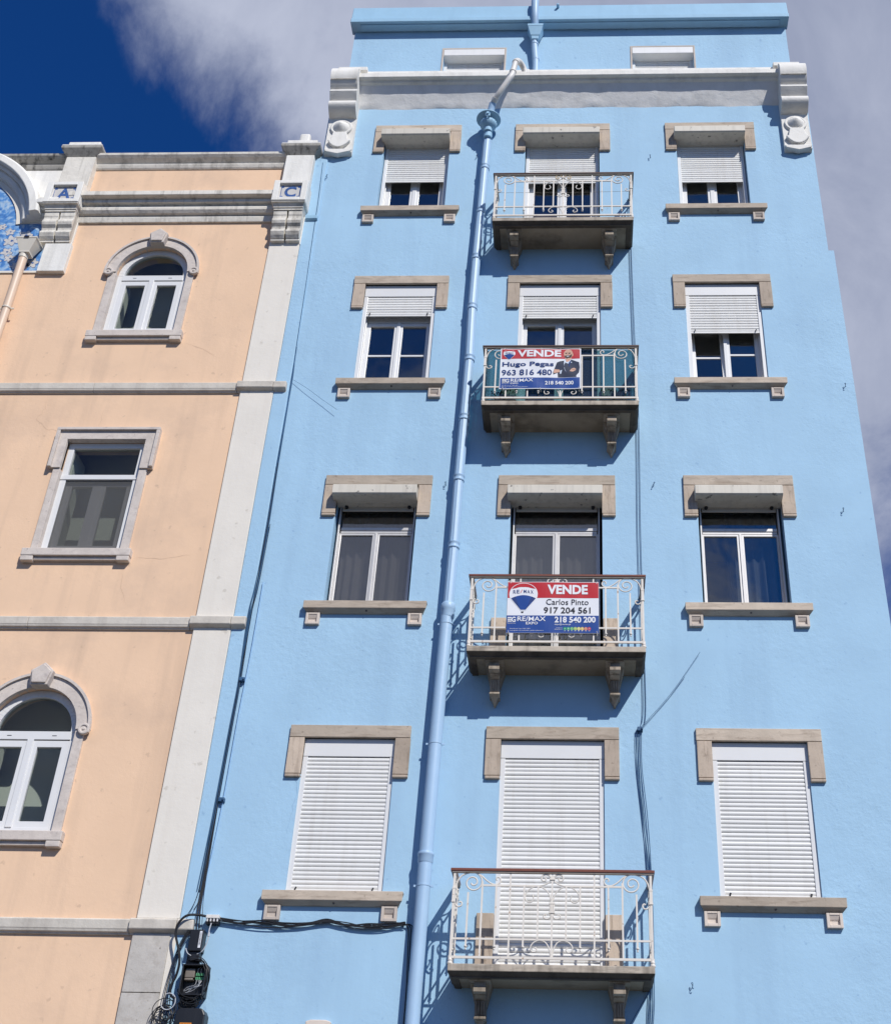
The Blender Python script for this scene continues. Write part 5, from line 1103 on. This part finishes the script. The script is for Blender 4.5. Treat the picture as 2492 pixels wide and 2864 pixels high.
hz = [(-3.62, 5.02), (-3.40, 4.995), (-3.15, 5.0), (-2.92, 4.975), (-2.70, 4.99), (-2.50, 5.02), (-2.30, 4.995), (-2.10, 4.98), (-1.90, 4.99), (-1.74, 5.0)]
hp = [run(hz, 0, .035, .012, 40+i) for i in range(7)]
g = random.Random(5); hp = [[(x, y, z+g.uniform(-.022, .020)) for x, y, z in q] for q in hp]
hp += [run([(-3.58, 5.0), (-3.30, 4.965), (-3.08, 4.945), (-2.76, 4.965), (-2.50, 5.01), (-2.25, 4.955), (-2.0, 4.95), (-1.75, 4.99)], 0, .035, .006, 50)]
dn_ = [(-1.75, 5.0), (-1.69, 4.97), (-1.675, 4.8), (-1.665, 4.4), (-1.665, 4.0), (-1.665, 3.4)]
hp += [run(dn_, 0.02*i-.02, .03, .005, 60+i) for i in range(3)]
cable('wall_cable', hp, 'black', 'black cable bundle sagging across the blue wall below the lowest left window', 0.0055)
cl = thing('cable_clamp', (-3.65, Y0-.05, 5.0), 'pale grey cable clamp where the black bundle starts its run to the right', 'clamp')
obj('clamp_body', MB().box(-3.715, -3.585, p(.085), p(.0), 5.015, 5.05), 'pipewhite', cl, bevel=0.004)
for i in range(4): obj('clamp_screw', MB().lathe((-3.70+.033*i, p(.07), 4.985), [(.011, 0), (.011, .035), (.006, .04)], 8), 'alum', cl); obj('clamp_jaw', MB().box(-3.712+.033*i, -3.688+.033*i, p(.072), p(.0), 4.962, 5.014), 'black', cl)
b1 = thing('junction_box', (-3.79, Y0, 4.65), 'narrow black junction box with a white label, topmost of the three boxes', 'junction box', 'black telecom boxes on the house joint')
obj('box_body', MB().box(-3.835, -3.70, p(.115), p(.0), 4.69, 4.895), 'blackbox', b1, bevel=0.006); obj('box_neck', MB().box(-3.82, -3.715, p(.09), p(.0), 4.61, 4.69), 'blackbox', b1, bevel=0.004)
obj('paper_label', MB().box(-3.738, -3.714, p(.1165), p(.115), 4.72, 4.88), 'signwhite', b1)
text('160', 'lettering', b1, 'ink', (-3.733, -3.719), (4.74, 4.87), p(.1175), 0.01)
b2 = thing('junction_box', (-3.74, Y0, 4.28), 'open black box showing green fibre connectors, between the other two boxes', 'junction box', 'black telecom boxes on the house joint')
bx = MB().box(-3.845, -3.605, p(.05), p(.0), 4.27, 4.56)
for q in ((-3.845, -3.83, 4.27, 4.56), (-3.62, -3.605, 4.27, 4.56), (-3.83, -3.62, 4.27, 4.285), (-3.83, -3.62, 4.545, 4.56)): bx.box(q[0], q[1], p(.15), p(.049), q[2], q[3])
obj('box_body', bx, 'blackbox', b2, bevel=0.005)
obj('splice_module', MB().box(-3.82, -3.725, p(.11), p(.05), 4.44, 4.525).box(-3.818, -3.735, p(.115), p(.05), 4.415, 4.437), 'module', b2, bevel=0.008)
for i in range(5):
    for zz in (4.475, 4.438): obj('fibre_connector', MB().box(-3.712+.017*i, -3.702+.017*i, p(.10), p(.06), zz-.014, zz+.012), 'green', b2)
gg = random.Random(9)
fb = MB()
for i in range(6):
    x = -3.70+.014*i; fb.tube(bez([(x, p(.095), 4.425), (x+gg.uniform(-.03, .03), p(.12), 4.38+gg.uniform(-.02, .01)), (-3.74+gg.uniform(-.05, .05), p(.10), 4.34+gg.uniform(-.02, .02)), (-3.78+gg.uniform(-.03, .05), p(.09), 4.32+gg.uniform(-.02, .03))], 5), .0022, 5)
for i in range(2): fb.tube(bez([(-3.70+.03*i, p(.095), 4.485), (-3.695+.03*i, p(.11), 4.52), (-3.68+.02*i, p(.09), 4.54)], 5), .0022, 5)
obj('fibre_pigtail', fb, 'greycable', b2)
b3 = thing('junction_box', (-3.70, Y0, 3.5), 'large black box with an orange sticker, lowest of the three boxes', 'junction box', 'black telecom boxes on the house joint')
obj('box_body', MB().polyy([(-3.84, 3.45), (-3.55, 3.45), (-3.55, 4.10), (-3.575, 4.145), (-3.60, 4.155), (-3.79, 4.155), (-3.82, 4.145), (-3.835, 4.11)], p(.155), p(.0)), 'blackbox', b3, bevel=0.012)
obj('sticker', MB().box(-3.775, -3.662, p(.1565), p(.155), 3.995, 4.022), 'orange', b3); text('ICF 05 7181', 'lettering', b3, 'ink', (-3.768, -3.669), (4.002, 4.015), p(.1575), 0.005)
# mounting pole and the tangle of slack round the boxes
obj('backing_board', MB().box(-3.85, -3.72, p(.03), p(-.02), 3.4, 4.70), 'blackbox', b3)
tg = []
g = random.Random(12)
tg.append([(-3.72, p(.07), 5.035), (-3.80, p(.10), 5.04), (-3.90, p(.13), 5.02), (-3.965, p(.13), 4.94), (-3.975, p(.12), 4.85), (-3.94, p(.12), 4.75), (-3.90, p(.13), 4.65), (-3.885, p(.13), 4.55), (-3.90, p(.12), 4.45), (-3.93, p(.12), 4.36), (-3.92, p(.12), 4.28), (-3.87, p(.14), 4.24)])
tk = obj('slack_cable', MB().tube(bez(tg[0], 8), .012, 8), 'black', smooth=True); tag(tk, 'thick black cable looping out to the left of the open box', 'cable')
m = MB()
for i in range(7):                                                        # loops round the open box
    cx, cz = -3.725+g.uniform(-.02, .02), 4.42+g.uniform(-.02, .02); rx, rz = .15+g.uniform(-.015, .02), .19+g.uniform(-.02, .03); a0 = g.uniform(60, 110); a1 = a0-g.uniform(180, 230)
    m.tube(bez([(cx+rx*math.cos(R(a0+(a1-a0)*k/9)), p(.13+.03*math.sin(k+i)), cz+rz*math.sin(R(a0+(a1-a0)*k/9))) for k in range(10)], 3), .0045, 5)
for i in range(11):                                                       # coil between open box and lowest box
    cx, cz = -3.72+g.uniform(-.05, .03), 4.21+g.uniform(-.02, .02); rx, rz = .085+g.uniform(-.03, .025), .045+g.uniform(-.015, .02)
    m.tube(bez([(cx+rx*math.cos(R(40*k+i*20)), p(.11+.02*math.sin(k+i)), cz+rz*math.sin(R(40*k+i*20))) for k in range(10)], 3), .0045, 5)
tag(obj('slack_cable', m, 'black', smooth=True), 'thin black cable coiled round the open box and above the lowest box', 'cable')
m = MB()
for i in range(9):                                                        # loops hanging on the left
    cx, cz = -3.95+g.uniform(-.035, .03), 4.12+g.uniform(-.06, .03); r_ = .075+g.uniform(-.02, .03)
    m.tube(bez([(cx+r_*math.cos(R(42*k+i*31)), p(.10+.03*math.sin(k*.8+i)), cz+r_*1.1*math.sin(R(42*k+i*31))) for k in range(10)], 3), .0042, 5)
for i in range(4):
    m.tube(bez([(-3.87+.012*i, p(.08), 4.9), (-3.93+.01*i, p(.09), 4.75), (-3.965+.012*i, p(.09), 4.55), (-3.985+.015*i, p(.09), 4.35), (-3.98+.02*i, p(.10), 4.2), (-3.95+.01*i, p(.09), 4.0), (-3.94+.01*i, p(.09), 3.5)], 5), .0045, 5)
tag(obj('slack_cable', m, 'black', smooth=True), 'tangle of thin black cable loops hanging left of the lowest box', 'cable')
m = MB().tube(bez([(-3.655, p(.07), 4.97), (-3.662, p(.08), 4.90), (-3.655, p(.09), 4.85), (-3.66, p(.09), 4.78), (-3.69, p(.09), 4.70), (-3.74, p(.09), 4.665)], 6), .0055, 6)
m.tube([(-3.658, p(.085), 4.875), (-3.655, p(.09), 4.835)], .010, 8); m.tube(bez([(-3.86, p(.09), 4.72), (-3.83, p(.11), 4.67), (-3.79, p(.11), 4.645)], 6), .0045, 6)
tag(obj('lead_wire', m, 'greycable', smooth=True), 'pale lead hanging from the clamp to the topmost black box', 'wire')
m = MB().tube(bez([(-3.93+.07*math.cos(R(a)), p(.13), 4.215+.075*math.sin(R(a))) for a in range(-150, 150, 30)], 4), .005, 6)
tag(obj('lead_wire', m, 'greycable', smooth=True), 'pale wire loop at the left of the coiled cables above the lowest box', 'wire')
g = random.Random(4); m = MB()
for i in range(6): m.tube(bez([(-3.822+.004*i, p(.024), 5.75+.22*i), (-3.83+.007*i, p(.03), 5.30+.03*i), (-3.80+.01*i+g.uniform(-.02, .02), p(.07), 5.02), (-3.80+.014*i, p(.06), 4.88)], 5), .0034, 5)
tag(obj('slack_cable', m, 'black', smooth=True), 'short black leads entering the topmost box from above', 'cable')
for x, z, lb in ((-3.765, 7.64, 'blue clip on the dark cable bundle level with the lower arched window'), (-3.77, 6.25, 'small blue clip on the cable bundle below the lower arched window'), (0.615, 7.09, 'dark tie where the slanting wire leaves the cables by the middle balconies')):
    tag(obj('cable_clip', MB().box(x-.03, x+.03, p(.055), p(.0), z-.022, z+.022).lathe((x+.02, p(.055), z), [(.012, 0), (.012, .012)], 8, 'y'), 'bluecable', bevel=0.004), lb, 'clip')

# ------------------------------------------------------------------ iron hooks left in the wall
HK = [(-1.575, 16.22, 'left of the drainpipe just under its funnel'), (0.975, 16.17, 'right of the topmost balcony door, level with its hood'), (-3.77, 15.80, 'beside the cornice of the peach house'), (3.33, 11.83, 'at the right edge of the wall beside the third row of windows'),
      (-1.672, 10.29, 'left of the drainpipe level with the second-row hoods'), (0.856, 10.29, 'between the balloon banner door and the chipped-hood window'), (1.055, 4.46, 'right of the lowest balcony'), (3.09, 9.92, 'right of the window with the chipped hood')]
hk0 = None
for x, z, w in HK:
    if hk0 is None:
        m = MB().tube(bez([(0, 0, 0), (0, -.05, 0), (.008, -.065, .02), (.016, -.06, .035), (.006, -.055, .045), (-.008, -.055, .035), (-.004, -.06, .01), (-.016, -.06, -.02), (-.02, -.055, -.035), (-.008, -.05, -.04), (0, -.05, -.03)], 4), .0055, 6)
        o = hk0 = obj('wall_hook', m, 'bluecable', smooth=True)
    else: o = hk0.copy(); COL.objects.link(o)
    o.location = (x, Y0, z); o.scale = (.6, .65, .65); o.rotation_euler = (0, (x*37 % 1-.5)*.8, 0); tag(o, 'blue iron hook '+w, 'hook', 'iron hooks left in the blue wall')
